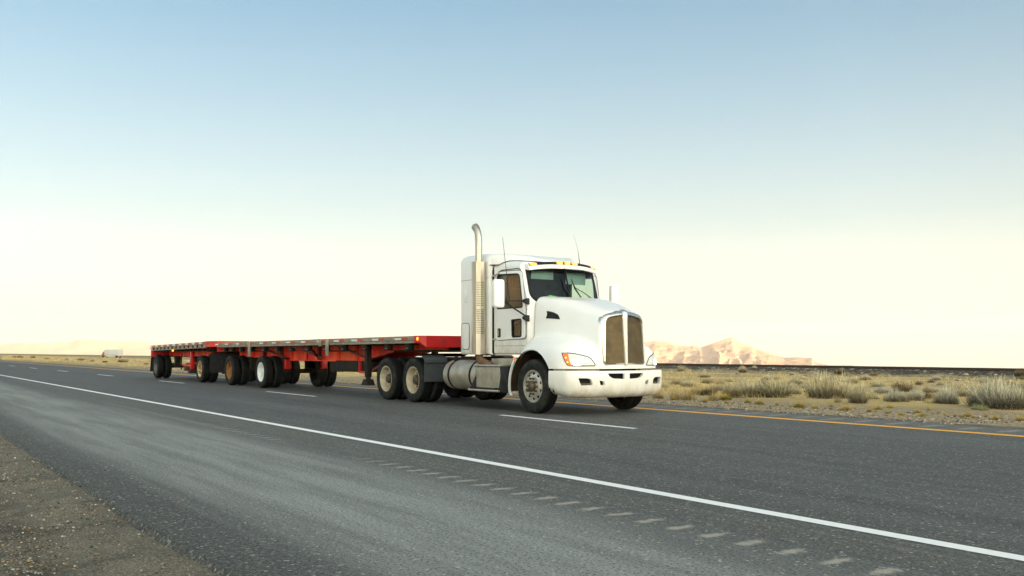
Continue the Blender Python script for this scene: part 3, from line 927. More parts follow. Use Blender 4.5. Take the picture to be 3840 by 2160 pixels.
for i, (px, py, w, yt, lab) in enumerate([(2455, 1492, 60, 1445, 'straw clump directly right of the bumper'), (2515, 1497, 70, 1440, 'tall straw clump in front of the brownish dry bush'), (2570, 1500, 70, 1442, 'tall straw clump beside the dark twiggy shrub'), (2600, 1478, 60, 1425, 'straw stalks behind the dark twiggy shrub'), (2660, 1500, 60, 1455, 'straw clump left of the pale green grey bush'), (2690, 1440, 46, 1412, 'straw stalks right of the tan rounded bush'), (3130, 1510, 40, 1470, 'straw stalks at the right foot of the feathery bush'), (3480, 1520, 50, 1475, 'straw stalks below the thin brown bush'), (3790, 1460, 60, 1425, 'straw stalks behind the right end of the largest bush'), (3390, 1470, 60, 1438, 'straw stalks behind the grey green bush')]):
    plant('straw', px, py, w, yt, 'straw_clump', lab, 'grass', 'clumps of tall dry grass')
for px, py, w, yt, k_, lab in [(2770, 1470, 80, 1418, 'sage', 'pale bush in the second row left of the wide grey bush'), (3010, 1462, 70, 1425, 'sage', 'grey bush in the second row left of the feathery bush'), (3160, 1470, 70, 1430, 'sage', 'pale bush in the second row right of the feathery bush'), (3300, 1480, 80, 1440, 'blue', 'grey bush in the second row above the low whitish one'), (3470, 1475, 70, 1436, 'sage', 'pale bush in the second row above the thin brown one'), (3590, 1470, 70, 1425, 'sage', 'grey bush in the second row left of the largest bush'), (2690, 1465, 60, 1428, 'tan', 'tan bush in the second row above the pale green grey one'), (2470, 1455, 60, 1425, 'sage', 'grey bush in the second row closest to the bumper')]:
    plant(k_, px, py, w, yt, 'sagebrush', lab, 'bush', 'second row of roadside bushes')
rs = random.Random(42)
for i in range(46):
    Yb = rs.uniform(26, 68); fr_ = rs.uniform(.12, .98)
    px = 2500 + (3840 - 2500) * fr_ if i % 4 else rs.uniform(1300, 1700)
    r_ = (px - CX) / F; Dp = Yb / (SA + CA * r_); zb_ = zg(Yb)
    py = HY + (CAMH - zb_) / Dp * F
    hh = rs.uniform(.18, .5)
    kk = rs.choice(('sage', 'sage', 'tan', 'blue', 'brown'))
    plant(kk, px, py, hh * rs.uniform(1.3, 2.2) / Dp * F, py - hh / Dp * F, 'small_sagebrush', 'small low bush scattered in the straw field behind the large roadside bushes', 'bush', 'small bushes scattered in the straw field')

# dry grass: one mass
prt = []; off = 0; gv = []; gf = []


def grass_patch(n, xr, yr, h, wid, seed):
    rg = np.random.default_rng(seed)
    x = xr[0] + (xr[1] - xr[0]) * rg.random(n); y = yr[0] + (yr[1] - yr[0]) * rg.random(n)
    m_ = (np.sin(x * .9 + y * 1.3) + np.sin(x * .37 - y * .8 + 2) + np.sin(x * 2.3 + y * .4)) / 3 + rg.normal(0, .3, n)
    k = (m_ > -.25) & (x < -.38 * y + 1) & (x > -9.8 * y)
    x, y = x[k], y[k]; n = len(x)
    z = np.array([zg(q) for q in y]) - .02
    v, f = blades(n, h, 1, .3, wid, seed + 1, base_r=.3, seg=2, hvar=.5, droop=.6, dome=0)
    V = v.reshape(n, 6, 3); base = V[:, :2].mean(1, keepdims=True)
    V = V - base * np.array([1, 1, 1]) + np.stack([x, y, z], 1)[:, None]
    sc_ = np.ones(n)
    return V.reshape(-1, 3), f


for n_, xr, yr, h, wid, sd in [(24000, (-45, -7), (21.3, 31), .17, .010, 1), (22000, (-95, -10), (26, 50), .22, .02, 2), (16000, (-200, -20), (40, 70), .25, .04, 3), (16000, (-330, -45), (17.5, 34), .2, .03, 4), (9000, (-520, -150), (18, 60), .28, .09, 5), (4500, (-45, -7), (16.6, 21.5), .07, .008, 6), (5000, (-40, -8), (21.5, 26), .30, .008, 7)]:
    v, f = grass_patch(n_, xr, yr, h, wid, sd); gv.append(v); gf.append(f + off); off += len(v)
mg = N('dry_grass_blades'); P_ = mg.coord((1, 1, 1), 'World'); nn = mg.noise(.5, 5, .65, P_); n22 = mg.noise(9, 2, .5, P_)
cg = mg.mix(mg.map(nn, .35, .65), (.74, .54, .22), (.58, .45, .19)); cg = mg.mix(mg.map(n22, .4, .7, 0, .6), cg, (.84, .64, .30))
vcg = mg.n('ShaderNodeVertexColor'); vcg.layer_name = 'tone'; cg = mg.mix(1., cg, vcg.outputs['Color'], 'MULTIPLY'); mg.set(cg, .9)
dg_ = raw('dry_grass', np.concatenate(gv), np.concatenate(gf), mg.mat); tone(dg_.data, .45, 1.3); tag(dg_, kind='stuff')


# stones and scraps
def stone(px, py, wpx, hpx, name, label, cat, Y=None, mat='stone', seed=0, group=None):
    p = ground_at(px, py, Y); D = -p.x * CA + p.y * SA; s_ = D / F
    bm = bmesh.new(); bmesh.ops.create_icosphere(bm, subdivisions=3, radius=.5)
    rr = random.Random(seed); ph = [rr.uniform(0, 6) for _ in range(6)]
    for v in bm.verts:
        c = v.co
        k = 1 + .16 * math.sin(5 * c.x + ph[0]) * math.cos(4 * c.y + ph[1]) + .13 * math.sin(7 * c.z + ph[2] + 3 * c.x)
        v.co = Vector((c.x * k * wpx * s_, c.y * k * wpx * s_ * .8, max(-.12, c.z * k) * hpx * s_ * 1.4))
    me = bpy.data.meshes.new(name); bm.to_mesh(me); bm.free(); me.materials.append(M[mat]); finish(me, 40)
    o = bpy.data.objects.new(name, me); o.location = p + Vector((0, 0, .0)); link(o)
    return tag(o, label, cat, group)


stone(2641, 1395, 13, 15, 'boulder', 'yellowish upright stone at the foot of the bank', 'stone', 71.2, seed=1)
stone(2924, 1413, 13, 13, 'boulder', 'pale pointed stone left of the tall feathery bush', 'stone', 71.2, seed=2)
stone(3623, 1405, 20, 10, 'boulder', 'white flat rock on the bank above the largest bush', 'stone', 72.5, seed=3)
stone(3733, 1406, 12, 7, 'boulder', 'cream rock on the bank left of the skyline tumbleweed', 'stone', 72.5, seed=4)
stone(3804, 1420, 9, 7, 'boulder', 'small white stone under the skyline tumbleweed', 'stone', 71.5, seed=5)
stone(3333, 1409, 9, 7, 'boulder', 'whitish stone on the bank right of the dark bushes', 'stone', 72, seed=6)
stone(3153, 1393, 8, 7, 'boulder', 'pinkish stone beside the dark brown bank bush', 'stone', 73, seed=7)
stone(3407, 1549, 20, 5, 'tyre_scrap', 'black rubber scrap beside the biggest golden tuft', 'rubber scrap', mat='scrap', seed=8)
stone(3753, 1570, 15, 3, 'tyre_scrap', 'thin black rubber strip below the largest bush', 'rubber scrap', mat='scrap', seed=9)
stone(3110, 1534, 34, 3, 'tyre_scrap', 'long black rubber strip below the tall feathery bush', 'rubber scrap', mat='scrap', seed=10)
stone(2862, 1515, 15, 3, 'tyre_scrap', 'short black rubber piece below the wide grey bush', 'rubber scrap', mat='scrap', seed=11)
for i, (px, py, w, h, lab) in enumerate([(287, 1610, 8, 6, 'yellowish pebble on the dusty shoulder near the left edge'), (663, 1880, 9, 6, 'reddish brown pebble on the asphalt shoulder'), (394, 1765, 5, 4, 'dark brown pebble on the asphalt shoulder')]):
    d = ray(px, py); t = -CAMH / d.z
    s_ = t / F
    o = stone(px, py, w, h, 'pebble', lab, 'pebble', d.y * t, seed=20 + i, mat=['stone', 'maroon', 'scrap'][i])


# ================================================================== vehicles
def T(x, y, z): return Vector((x + OX, y + OY, z))


def wheel(parent, loc, kind, rim_mat, face, rim_label=None, tw=.28, name='wheel'):
    """face -1: outer face towards -y, +1: towards +y.  kind steer / drive (deep dish) / inner"""
    w = empty(name, loc, 0, parent)
    h = tw / 2
    prof = [(.31, -h * .72), (.325, -h * .86), (.36, -h * .97), (.42, -h), (.465, -h * .965), (.492, -h * .87), (.507, -h * .74), (.515, -h * .62)]
    gr = []
    for c in (-.42, -.14, .14, .42):
        gr += [(.519, (c - .055) * h), (.506, (c - .045) * h), (.506, (c + .045) * h), (.519, (c + .055) * h)]
    prof = prof + [(.518, -h * .55)] + gr + [(r, -y) for r, y in reversed(prof)]
    b = MB(); b.lathe(prof, n=56)
    b.build('tyre', M['tyre'], w, smooth=40)
    s = face
    b = MB()
    if kind == 'steer':
        pr = [(.318, -h * .74), (.31, -h * .84), (.298, -h * .84), (.29, -h * .7), (.285, -h * .45), (.27, -h * .40), (.262, -h * .55), (.225, -h * .66), (.19, -h * .72), (.185, -h * .82), (.12, -h * .84), (.10, -h * .84)]
        b.lathe([(r, -s * y) for r, y in pr], n=48)
        rim = b.build('rim', rim_mat, w, smooth=30)
        b = MB()
        for k in range(10):
            a = 2 * PI * (k + .5) / 10; c = Vector((math.cos(a) * .237, 0, math.sin(a) * .237))
            b.tube([c + Vector((0, s * h * .50, 0)), c + Vector((0, s * h * .668, 0))], .027, 14)
        b.build('hand_hole', M['darkhole'], rim, smooth=30)
        b = MB()
        b.lathe([(.105, s * h * .8), (.105, s * h * 1.15), (.085, s * h * 1.3), (.06, s * h * 1.36), (.055, s * h * 1.42), (.0, s * h * 1.42)], n=24)
        for k in range(10):
            a = 2 * PI * k / 10; c = Vector((math.cos(a) * .152, 0, math.sin(a) * .152))
            b.tube([c + Vector((0, s * h * .8, 0)), c + Vector((0, s * h * 1.04, 0)), c + Vector((0, s * h * 1.12, 0))], [.02, .02, .012], 8)
        b.build('hub', M['hub'], w, smooth=40)
    elif kind in ('drive', 'trailer'):
        dp = .10 if kind == 'drive' else .05
        pr = [(.318, -h * .74), (.314, -h * .86), (.300, -h * .86), (.288, -h * .72), (.280, -h * .45), (.268, -h * .3), (.262, h * dp), (.25, h * .35), (.215, h * .45), (.11, h * .45)]
        b.lathe([(r, -s * y) for r, y in pr], n=48)
        rim = b.build('rim', rim_mat, w, smooth=30)
        if rim_label: rim['label'] = rim_label
        b = MB()
        b.lathe([(.15, s * -h * .44), (.14, s * -h * .2), (.11, s * h * .1), (.105, s * h * .42), (.09, s * h * .5), (.0, s * h * .5)], n=24)
        for k in range(10):
            a = 2 * PI * k / 10; c = Vector((math.cos(a) * .168, 0, math.sin(a) * .168))
            b.tube([c + Vector((0, -s * h * .46, 0)), c + Vector((0, -s * h * .1, 0))], .018, 8)
        b.build('hub', M['hub'] if kind == 'drive' else rim_mat, w, smooth=40)
    else:
        b.lathe([(.31, -h * .8), (.29, -h * .6), (.29, h * .6), (.31, h * .8)], n=40)
        b.lathe([(.29, 0.), (.08, .02)], n=40)
        b.build('rim', M['frame'], w, smooth=30)
    return w


def duals(parent, x, off, rim, z=.52, label=None, halfw=1.24, kind='drive'):
    for s in (-1, 1):
        wheel(parent, (x - off, s * (halfw - .14), z), kind, rim if s < 0 else M['rim_grey'], s, label if s < 0 else None)
        wheel(parent, (x - off, s * (halfw - .14 - .335), z), 'inner', rim, s)


def rrect(w, z0, zt, rt, rb, n=6, y0=None):
    """closed ring in (y,z), counter-clockwise, rounded corners"""
    pts = []
    for cx, cz, r, a0 in ((w - rt, zt - rt, rt, 0), (-w + rt, zt - rt, rt, 90), (-w + rb, z0 + rb, rb, 180), (w - rb, z0 + rb, rb, 270)):
        for k in range(n + 1):
            a = R(a0 + 90 * k / n); pts.append((cx + r * math.cos(a), cz + r * math.sin(a)))
    return pts


def rpoly(poly, rad, n=5):
    """round the corners of a 2D polygon; rad scalar or list"""
    out = []; m = len(poly)
    for i in range(m):
        p = Vector(poly[i]); a = Vector(poly[i - 1]) - p; b = Vector(poly[(i + 1) % m]) - p
        r = rad[i] if isinstance(rad, (list, tuple)) else rad
        r = min(r, a.length * .48, b.length * .48)
        if r < 1e-4: out.append(tuple(p)); continue
        p0 = p + a.normalized() * r; p1 = p + b.normalized() * r
        for k in range(n + 1):
            t = k / n; q = p0 * (1 - t) ** 2 + p * 2 * t * (1 - t) + p1 * t * t
            out.append((q.x, q.y))
    return out


def grow(poly, d):
    """offset a convex-ish polygon outwards"""
    m = len(poly); c = sum((Vector(p) for p in poly), Vector((0, 0))) / m; out = []
    area = sum(poly[i][0] * poly[(i + 1) % m][1] - poly[(i + 1) % m][0] * poly[i][1] for i in range(m))
    sg = 1 if area > 0 else -1
    for i in range(m):
        e1 = (Vector(poly[i]) - Vector(poly[i - 1])); e2 = (Vector(poly[(i + 1) % m]) - Vector(poly[i]))
        n1 = Vector((e1.y, -e1.x)); n2 = Vector((e2.y, -e2.x)); nn = (n1.normalized() if n1.length else n1) + (n2.normalized() if n2.length else n2)
        if nn.length < 1e-6: nn = Vector(poly[i]) - c
        nn.normalize(); out.append((poly[i][0] + sg * nn.x * d, poly[i][1] + sg * nn.y * d))
    return out


truck = empty('semi_truck', (OX, OY, 0))
tag(truck, 'white long nosed tractor truck with tall exhaust stack pulling the red flatbeds', 'truck')


# ---- hood: implicit body (bonnet + wide fenders) sampled from an inner point
def ztop(x):
    return np.interp(x, [-.8, -.46, 0, .4, .7, 1., 1.25, 1.4], [2.31, 2.285, 2.245, 2.175, 2.09, 2.0, 1.915, 1.86])


def hood_f(x, y, z):
    ay = np.abs(y)
    w = np.interp(x, [-.8, -.46, .1, .6, 1.2], [.83, .815, .755, .665, .53]) + np.clip(1.9 - z, 0, 1) * .02
    zt = ztop(x)
    pe = np.interp(x, [-.5, .2, 1.0], [9., 6.5, 5.])
    a = np.abs(ay / w) ** pe + np.maximum(0, (z - 1.0) / (zt - 1.0)) ** (pe * 1.35)
    xf = 1.235 + (1.93 - z) * .055 - .05 * (ay / .5) ** 2
    dA = np.maximum(np.maximum((a ** (1 / pe) - 1) * .55, (x - xf)), -.70 - x)
    rx = np.where(x > .15, 1.05, 1.02)
    b = (np.abs(x - .15) / rx) ** 3.6 + (ay / 1.22) ** 3.6
    b = (b ** (4. / 3.6) + np.where(z > .75, ((z - .75) / (.76 - .10 * np.clip(x - .1, 0, 1))), ((.75 - z) / .8)) ** 4.)
    dB = (b ** (1 / 4.) - 1) * .85
    k = .08
    h = np.clip(.5 + .5 * (dB - dA) / k, 0, 1)
    return dB * (1 - h) + dA * h - k * h * (1 - h)


def star_mesh(f, c, n, rmax):
    """cube-sphere directions, bisection for the outer surface"""
    t = np.tan(np.linspace(-PI / 4, PI / 4, n)); U, W = np.meshgrid(t, t); faces = []; vs = []; off = 0
    one = np.ones_like(U)
    for D in ((one, U, W), (-one, -U, W), (-U, one, W), (U, -one, W), (-W, U, one), (W, U, -one)):
        d = np.stack([q.ravel() for q in D], 1); d /= np.linalg.norm(d, axis=1)[:, None]
        lo = np.zeros(len(d)); hi = np.full(len(d), rmax)
        ts = np.linspace(rmax, 0, 140)
        cur = np.full(len(d), 0.); found = np.zeros(len(d), bool)
        for q in ts:
            p = c + d * q; ins = f(p[:, 0], p[:, 1], p[:, 2]) < 0
            new = ins & ~found; cur[new] = q; found |= ins
        lo = cur; hi = cur + rmax / 139
        for _ in range(14):
            mi = (lo + hi) / 2; p = c + d * mi[:, None]; ins = f(p[:, 0], p[:, 1], p[:, 2]) < 0
            lo = np.where(ins, mi, lo); hi = np.where(ins, hi, mi)
        vs.append(c + d * lo[:, None])
        ii = np.arange(n * n).reshape(n, n) + off
        faces.append(np.stack([ii[:-1, :-1], ii[:-1, 1:], ii[1:, 1:], ii[1:, :-1]], -1).reshape(-1, 4)); off += n * n
    return np.concatenate(vs), np.concatenate(faces)


HC = np.array([.15, 0., 1.05])
v, f = star_mesh(hood_f, HC, 58, 2.4)
hb = MB(); hb.add(v.tolist(), f.tolist())
hood = hb.build('hood', [M['white'], M['liner']], truck, smooth=50, merge=2e-3)
AC = (-.08, .52)


def cyl_cut(r, y0, y1, n=72):
    b = MB(); b.prism([(AC[0] + r * math.cos(2 * PI * k / n), AC[1] + r * math.sin(2 * PI * k / n)) for k in range(n)], 'y', y0, y1, 0)
    return b.build('cutter', M['liner'], truck, smooth=0)


boolean(hood, cyl_cut(.69, -1.6, -.55), smooth=45)
boolean(hood, cyl_cut(.69, .55, 1.6), smooth=45)
b = MB(); b.box(-3, 3, -2, 2, -1, .862); boolean(hood, b.build('cutter', M['liner'], truck, smooth=0), smooth=45)
b = MB(); b.box(-3, -.47, -.935, .935, .5, 3); boolean(hood, b.build('cutter', M['liner'], truck, smooth=0), smooth=45)
# grille opening recess
gopen = rpoly([(-.475, .965), (.475, .965), (.43, 1.80), (0, 1.875), (-.43, 1.80)], [.04, .04, .09, .3, .09])
b = MB(); b.prism(gopen, 'x', 1.10, 1.8); boolean(hood, b.build('cutter', M['darkhole'], truck, smooth=0), smooth=45)


def biggest_piece(o, smooth=45):
    bm = bmesh.new(); bm.from_mesh(o.data); seen = {}; k = 0; size = []
    for v in bm.verts:
        if v.index in seen: continue
        st = [v]; seen[v.index] = k; c = 0
        while st:
            q = st.pop(); c += 1
            for e in q.link_edges:
                w2 = e.other_vert(q)
                if w2.index not in seen: seen[w2.index] = k; st.append(w2)
        size.append(c); k += 1
    big = size.index(max(size))
    bmesh.ops.delete(bm, geom=[v for v in bm.verts if seen[v.index] != big], context='VERTS'); bm.to_mesh(o.data); bm.free(); finish(o.data, smooth)


biggest_piece(hood)


def hood_hit(px, py, off=0.):
    """where the sight line of a photographed mark meets the hood surface (truck coordinates)"""
    d = ray(px, py); o = Vector((-OX, -OY, CAMH)); t = 12.
    P = lambda t: o + d * t
    F_ = lambda t: float(hood_f(*[np.array([q]) for q in P(t)])[0])
    while F_(t) > 0 and t < 22: t += .02
    lo, hi = t - .02, t
    for _ in range(20):
        m_ = (lo + hi) / 2
        if F_(m_) > 0: lo = m_
        else: hi = m_
    p = P(lo); e = 1e-3
    g = Vector([float(hood_f(*[np.array([q]) for q in (p + Vector(dv))])[0]) - float(hood_f(*[np.array([q]) for q in (p - Vector(dv))])[0]) for dv in ((e, 0, 0), (0, e, 0), (0, 0, e))]).normalized()
    return p + g * off


def patch(name, pix, off, mat, parent, rings=6, mirror=False, dome=0., smooth=60):
    """a panel that follows the hood surface inside an outline"""
    c = (sum(p[0] for p in pix) / len(pix), sum(p[1] for p in pix) / len(pix))
    rows = []
    for k in range(rings + 1):
        t = k / rings * .98
        rows.append([hood_hit(p[0] + (c[0] - p[0]) * t, p[1] + (c[1] - p[1]) * t, off + dome * math.sin(t * PI / 2)) for p in pix])
    sgn = -1 if mirror else 1
    rows = [[(p.x, p.y * sgn, p.z) for p in r] for r in rows]
    b = MB(); b.loft(rows, False, True); o = b.build(name, mat, parent, smooth=smooth)
    return o


def dens(poly, n):
    out = []
    for i in range(len(poly)):
        a, b_ = poly[i], poly[(i + 1) % len(poly)]
        for k in range(n): out.append((a[0] + (b_[0] - a[0]) * k / n, a[1] + (b_[1] - a[1]) * k / n))
    return out


Zf = lambda u, v: (2020 + .1941 * u, 1320 + .1941 * v)
hl = [Zf(*q) for q in [(452, 24), (560, 20), (660, 28), (760, 46), (860, 68), (950, 92), (1010, 130), (1050, 180), (1090, 240), (1078, 268), (900, 270), (750, 270), (610, 266), (560, 252), (515, 190), (480, 110)]]
sig = [Zf(*q) for q in [(466, 34), (520, 28), (572, 30), (580, 100), (600, 180), (636, 262), (606, 262), (566, 246), (524, 186), (492, 108)]]
bulb = [Zf(742 + 82 * math.cos(2 * PI * k / 16), 205 + 62 * math.sin(2 * PI * k / 16)) for k in range(16)]
for mir in (False, True):
    H = patch('headlight', dens(hl, 3), .004, M['lens'], truck, mirror=mir, dome=.012)
    sg = -1 if mir else 1
    pts = [hood_hit(p[0], p[1], .004) for p in dens(hl, 3)]
    b = MB(); b.tube([(p.x, p.y * sg, p.z) for p in pts + pts[:1]], .0085, 6, cap=False); b.build('headlight_seal', M['rubberseal'], H)
    patch('turn_signal', dens(sig, 3), .014, M['amber_lens'], H, mirror=mir, dome=.006)
    patch('headlight_bulb', bulb, .019, M['beam'], H, mirror=mir, dome=.004)
    b = MB()
    for q in ((533, 113), (565, 200)):
        p = hood_hit(*Zf(*q), .026); b.tube([(p.x - .01, p.y * sg, p.z), (p.x + .004, p.y * sg, p.z)], .008, 8)
    b.build('signal_bulb', M['amber_hot'], H)
Z1 = lambda u, v: (1680 + .3451 * u, 820 + .3451 * v)
va = dens([Z1(*q) for q in [(1073, 1003), (1110, 1008), (1150, 1018), (1195, 1040), (1210, 1065), (1220, 1095), (1150, 1088), (1063, 1083), (1076, 1055), (1079, 1030)]], 3)
for mir in (False, True):
    patch('air_intake', va, .006, M['black'], hood, mirror=mir)
# inner wheel wells
for s in (-1, 1):
    b = MB(); rings = []
    for y in (1.19, .58):
        rings.append([(AC[0] + .70 * math.cos(R(a)), s * y, AC[1] + .70 * math.sin(R(a))) for a in range(-8, 196, 6)])
    b.loft(rings, False, False, closed=False)
    b.add([(AC[0] - .72, s * .58, .62), (AC[0] + .72, s * .58, .62), (AC[0] + .72, s * .58, 1.3), (AC[0] - .72, s * .58, 1.3)], [(0, 1, 2, 3)])
    b.build('wheel_well', M['liner'], truck, smooth=40)
    # white trailing lip of the fender, running down behind the wheel
    b = MB(); rings = []
    for a in list(range(138, 196, 4)) + [197]:
        ca, sa = math.cos(R(a)), math.sin(R(a)); ro = .752 if a < 192 else .73
        if a > 194: ro = .715
        rings.append([(AC[0] + r_ * ca, s * y, AC[1] + r_ * sa) for r_, y in ((ro - .034, 1.224), (ro, 1.218), (ro, 1.175), (ro - .034, 1.175))])
    b.loft(rings); b.build('fender_lip', M['white'], truck, smooth=40)
    b = MB(); b.tube([(-.595, s * 1.223, 1.045), (-.595, s * 1.236, 1.045)], .035, 14); b.build('side_marker', M['amber_lens'], truck)
# cream closing panel under the hood edge and dark nose cavity
b = MB()
pl = [(.50, -1.13), (.78, -1.08), (1.0, -.86), (1.11, -.60), (1.13, -.5), (.9, -.5), (.5, -.9)]
for s in (-1, 1): b.prism([(x, y * (1 if s < 0 else -1)) for x, y in pl], 'z', .80, .861)
b.build('nose_panel', M['cream'], truck, smooth=0)
b = MB(); b.box(.2, 1.02, -.8, .8, .45, .9); b.build('radiator_core', M['darkhole'], truck, smooth=0)

# ---- grille
surround = MB()
gin = gopen
gout = grow(gin, .045)
N_ = len(gin)
def gz(d): return [(y0 + (y1 - y0) * (.4 + .6 * min(1, max(0, (z0 - .95) / .6))), z0 + (z1 - z0) * (.5 + .5 * min(1, max(0, (z0 - .95) / .6)))) for (y0, z0), (y1, z1) in zip(gin, grow(gin, d))]
def gx(z): return 1.255 + (1.93 - z) * .05
rings = []
for poly, dx in ((gz(.075), -.26), (gz(.098), -.08), (gz(.08), -.01), (gz(.042), .026), (gz(.018), .032), (gin, .012), (gin, -.09)):
    rings.append([(gx(z) + dx - .05 * (y / .5) ** 2, y, z) for y, z in poly])
surround.loft(rings, False, False)
gr = surround.build('grille', M['chrome'], truck, smooth=50)
b = MB()
for s in (-1, 1):
    half = [(y, z) for y, z in rpoly([(s * .028, .962), (s * .476, .962), (s * .432, 1.80), (s * .03, 1.872)], [.0, .04, .09, 0])]
    b2 = MB(); b2.prism(half, 'x', 0, .02)
    b2.v = [(gx(z) - .035 - .05 * (y / .5) ** 2 + x, y, z) for x, y, z in b2.v]
    b2.build('grille_mesh', M['grille'], gr, smooth=0)
b = MB()
prof = []
for z, w, d in ((.93, .03, .03), (1.1, .035, .036), (1.5, .046, .04), (1.78, .058, .046), (1.86, .064, .05), (1.915, .066, .045), (1.95, .06, .02), (1.972, .04, -.03)):
    prof.append([(gx(z) + d + (.018 if k == 2 else 0) - (.06 if k in (0, 4) else 0) - (.0 if k in (1, 2, 3) else 0), y, z) for k, y in enumerate((-w, -w * .7, 0, w * .7, w))])
b.loft(prof); b.build('grille_bar', M['chrome'], gr, smooth=60)

# ---- bumper
plan = [(.50, -1.205), (.66, -1.2), (.84, -1.20), (1.0, -1.18), (1.12, -1.09), (1.195, -.92), (1.235, -.7), (1.29, -.5), (1.325, -.28), (1.345, 0)]
plan = plan + [(x, -y) for x, y in reversed(plan[:-1])]
pd = []
for i in range(len(plan) - 1):
    for k in range(4):
        t = k / 4; pd.append((plan[i][0] * (1 - t) + plan[i + 1][0] * t, plan[i][1] * (1 - t) + plan[i + 1][1] * t))
pd.append(plan[-1])
sm = [Vector(p) for p in pd]
for _ in range(6): sm = [sm[0]] + [(sm[i - 1] + sm[i] * 2 + sm[i + 1]) / 4 for i in range(1, len(sm) - 1)] + [sm[-1]]
sec = [(-.055, .826), (-.018, .828), (-.004, .818), (.0, .80), (.004, .70), (.002, .58), (-.004, .51), (-.018, .455), (-.045, .41), (-.09, .365), (-.15, .335), (-.20, .325), (-.20, .345), (-.12, .37), (-.075, .43), (-.06, .5), (-.055, .6)]
rings = []
for i, p in enumerate(sm):
    t = (sm[min(i + 1, len(sm) - 1)] - sm[max(0, i - 1)]).normalized(); nrm = Vector((t.y, -t.x))
    e = min(i, len(sm) - 1 - i); up = .05 * max(0, 1 - e / 12.) ** 1.5
    rings.append([(p.x + nrm.x * o, p.y + nrm.y * o, z + (up if z < .5 else 0)) for o, z in sec])
b = MB(); b.loft(rings)
bump = b.build('bumper', [M['white_bump'], M['black']], truck, smooth=45)
cuts = []
for s in (-1, 1):
    cuts.append(rpoly([(s * .06, .672), (s * .06, .776), (s * .435, .780), (s * .405, .725), (s * .33, .685)], [.012, .012, .012, .05, .08]))
    cuts.append(rpoly([(s * 1.015, .698), (s * .965, .56), (s * .735, .567), (s * .755, .655), (s * .80, .692)], [.02, .03, .03, .03, .04]))
    cuts.append(rpoly([(s * .605, .652), (s * .585, .562), (s * .49, .566), (s * .505, .622), (s * .535, .640)], [.01, .02, .02, .01, .01]))
for c in cuts:
    q = MB(); q.prism(c, 'x', .5, 1.9); boolean(bump, q.build('cutter', M['white_bump'], truck, smooth=0), smooth=45)
b = MB()
for s in (-1, 1):
    b.box(1.10, 1.24, s * .03, s * .45, .64, .80)
    b.box(.78, 1.16, s * .44, s * .66, .52, .68)
b.build('bumper_vent', M['darkhole'], bump, smooth=0)
for s in (-1, 1):
    q = MB(); pf = [(1.02, 1.03), (1.16, .74)]
    q.prism([(.92, s * 1.06), (1.08, s * 1.0), (1.185, s * .73), (1.02, s * .70)], 'z', .54, .71)
    fl = q.build('fog_light', M['darkhole'], bump, smooth=0)
    q = MB()
    for k in range(3):
        q.bar((1.055, s * 1.0, .60 + .03 * k), (1.09, s * .92, .60 + .03 * k), .012, .008)
    q.prism([(1.086, s * .985), (1.19, s * .745), (1.18, s * .74), (1.076, s * .98)], 'z', .555, .605)
    q.build('fog_lens', pmat('smoked_lens', (.10, .10, .09), (.06, .06, .055), 6, .15) if s < 0 else bpy.data.materials['smoked_lens'], fl, smooth=0)

# ---- cab
def cab_ring(w, zt, z0=1.13, rt=.26): return rrect(w, z0, zt, rt, .04, 8)


def cab_loft(d=0.):
    b = MB(); rings = []
    for x, w, zt in ((-1.75 + d, .95, 3.045), (-1.2, .95, 3.03), (-.9, .948, 3.0), (-.66, .93, 2.965), (-.35 - d, .90, 2.93)):
        rings.append([(x, y, z) for y, z in rrect(w - d, 1.13 + d, zt - d, .14, .04, 8)])
    b.loft(rings); return b


def xw(y, z):
    zz = max(z, 2.22)
    return -.405 - (zz - 2.289) * .322 - .14 * (abs(y) / .80) ** 2.6


def front_cutter(d):
    b = MB(); yy = np.linspace(-1.2, 1.2, 33); zz = [1.0, 1.6, 2.22] + list(np.linspace(2.3, 3.3, 11))
    A = [[(xw(y, z) - d, y, z) for y in yy] for z in zz]; Bk = [[(1.5, y, z) for y in yy] for z in zz]
    ny, nz_ = len(yy), len(zz)
    v = [p for r in A for p in r] + [p for r in Bk for p in r]; o = ny * nz_
    f = []
    for j in range(nz_ - 1):
        for i in range(ny - 1):
            q = (j * ny + i, j * ny + i + 1, (j + 1) * ny + i + 1, (j + 1) * ny + i); f.append(q); f.append(tuple(o + k for k in q[::-1]))
    for i in range(ny - 1): f.append((i, o + i, o + i + 1, i + 1)); f.append(((nz_ - 1) * ny + i + 1, o + (nz_ - 1) * ny + i + 1, o + (nz_ - 1) * ny + i, (nz_ - 1) * ny + i))
    for j in range(nz_ - 1): f.append((j * ny, (j + 1) * ny, o + (j + 1) * ny, o + j * ny)); f.append((j * ny + ny - 1, o + j * ny + ny - 1, o + (j + 1) * ny + ny - 1, (j + 1) * ny + ny - 1))
    b.add(v, f); return b.build('cutter', M['white_cab'], truck, smooth=0)


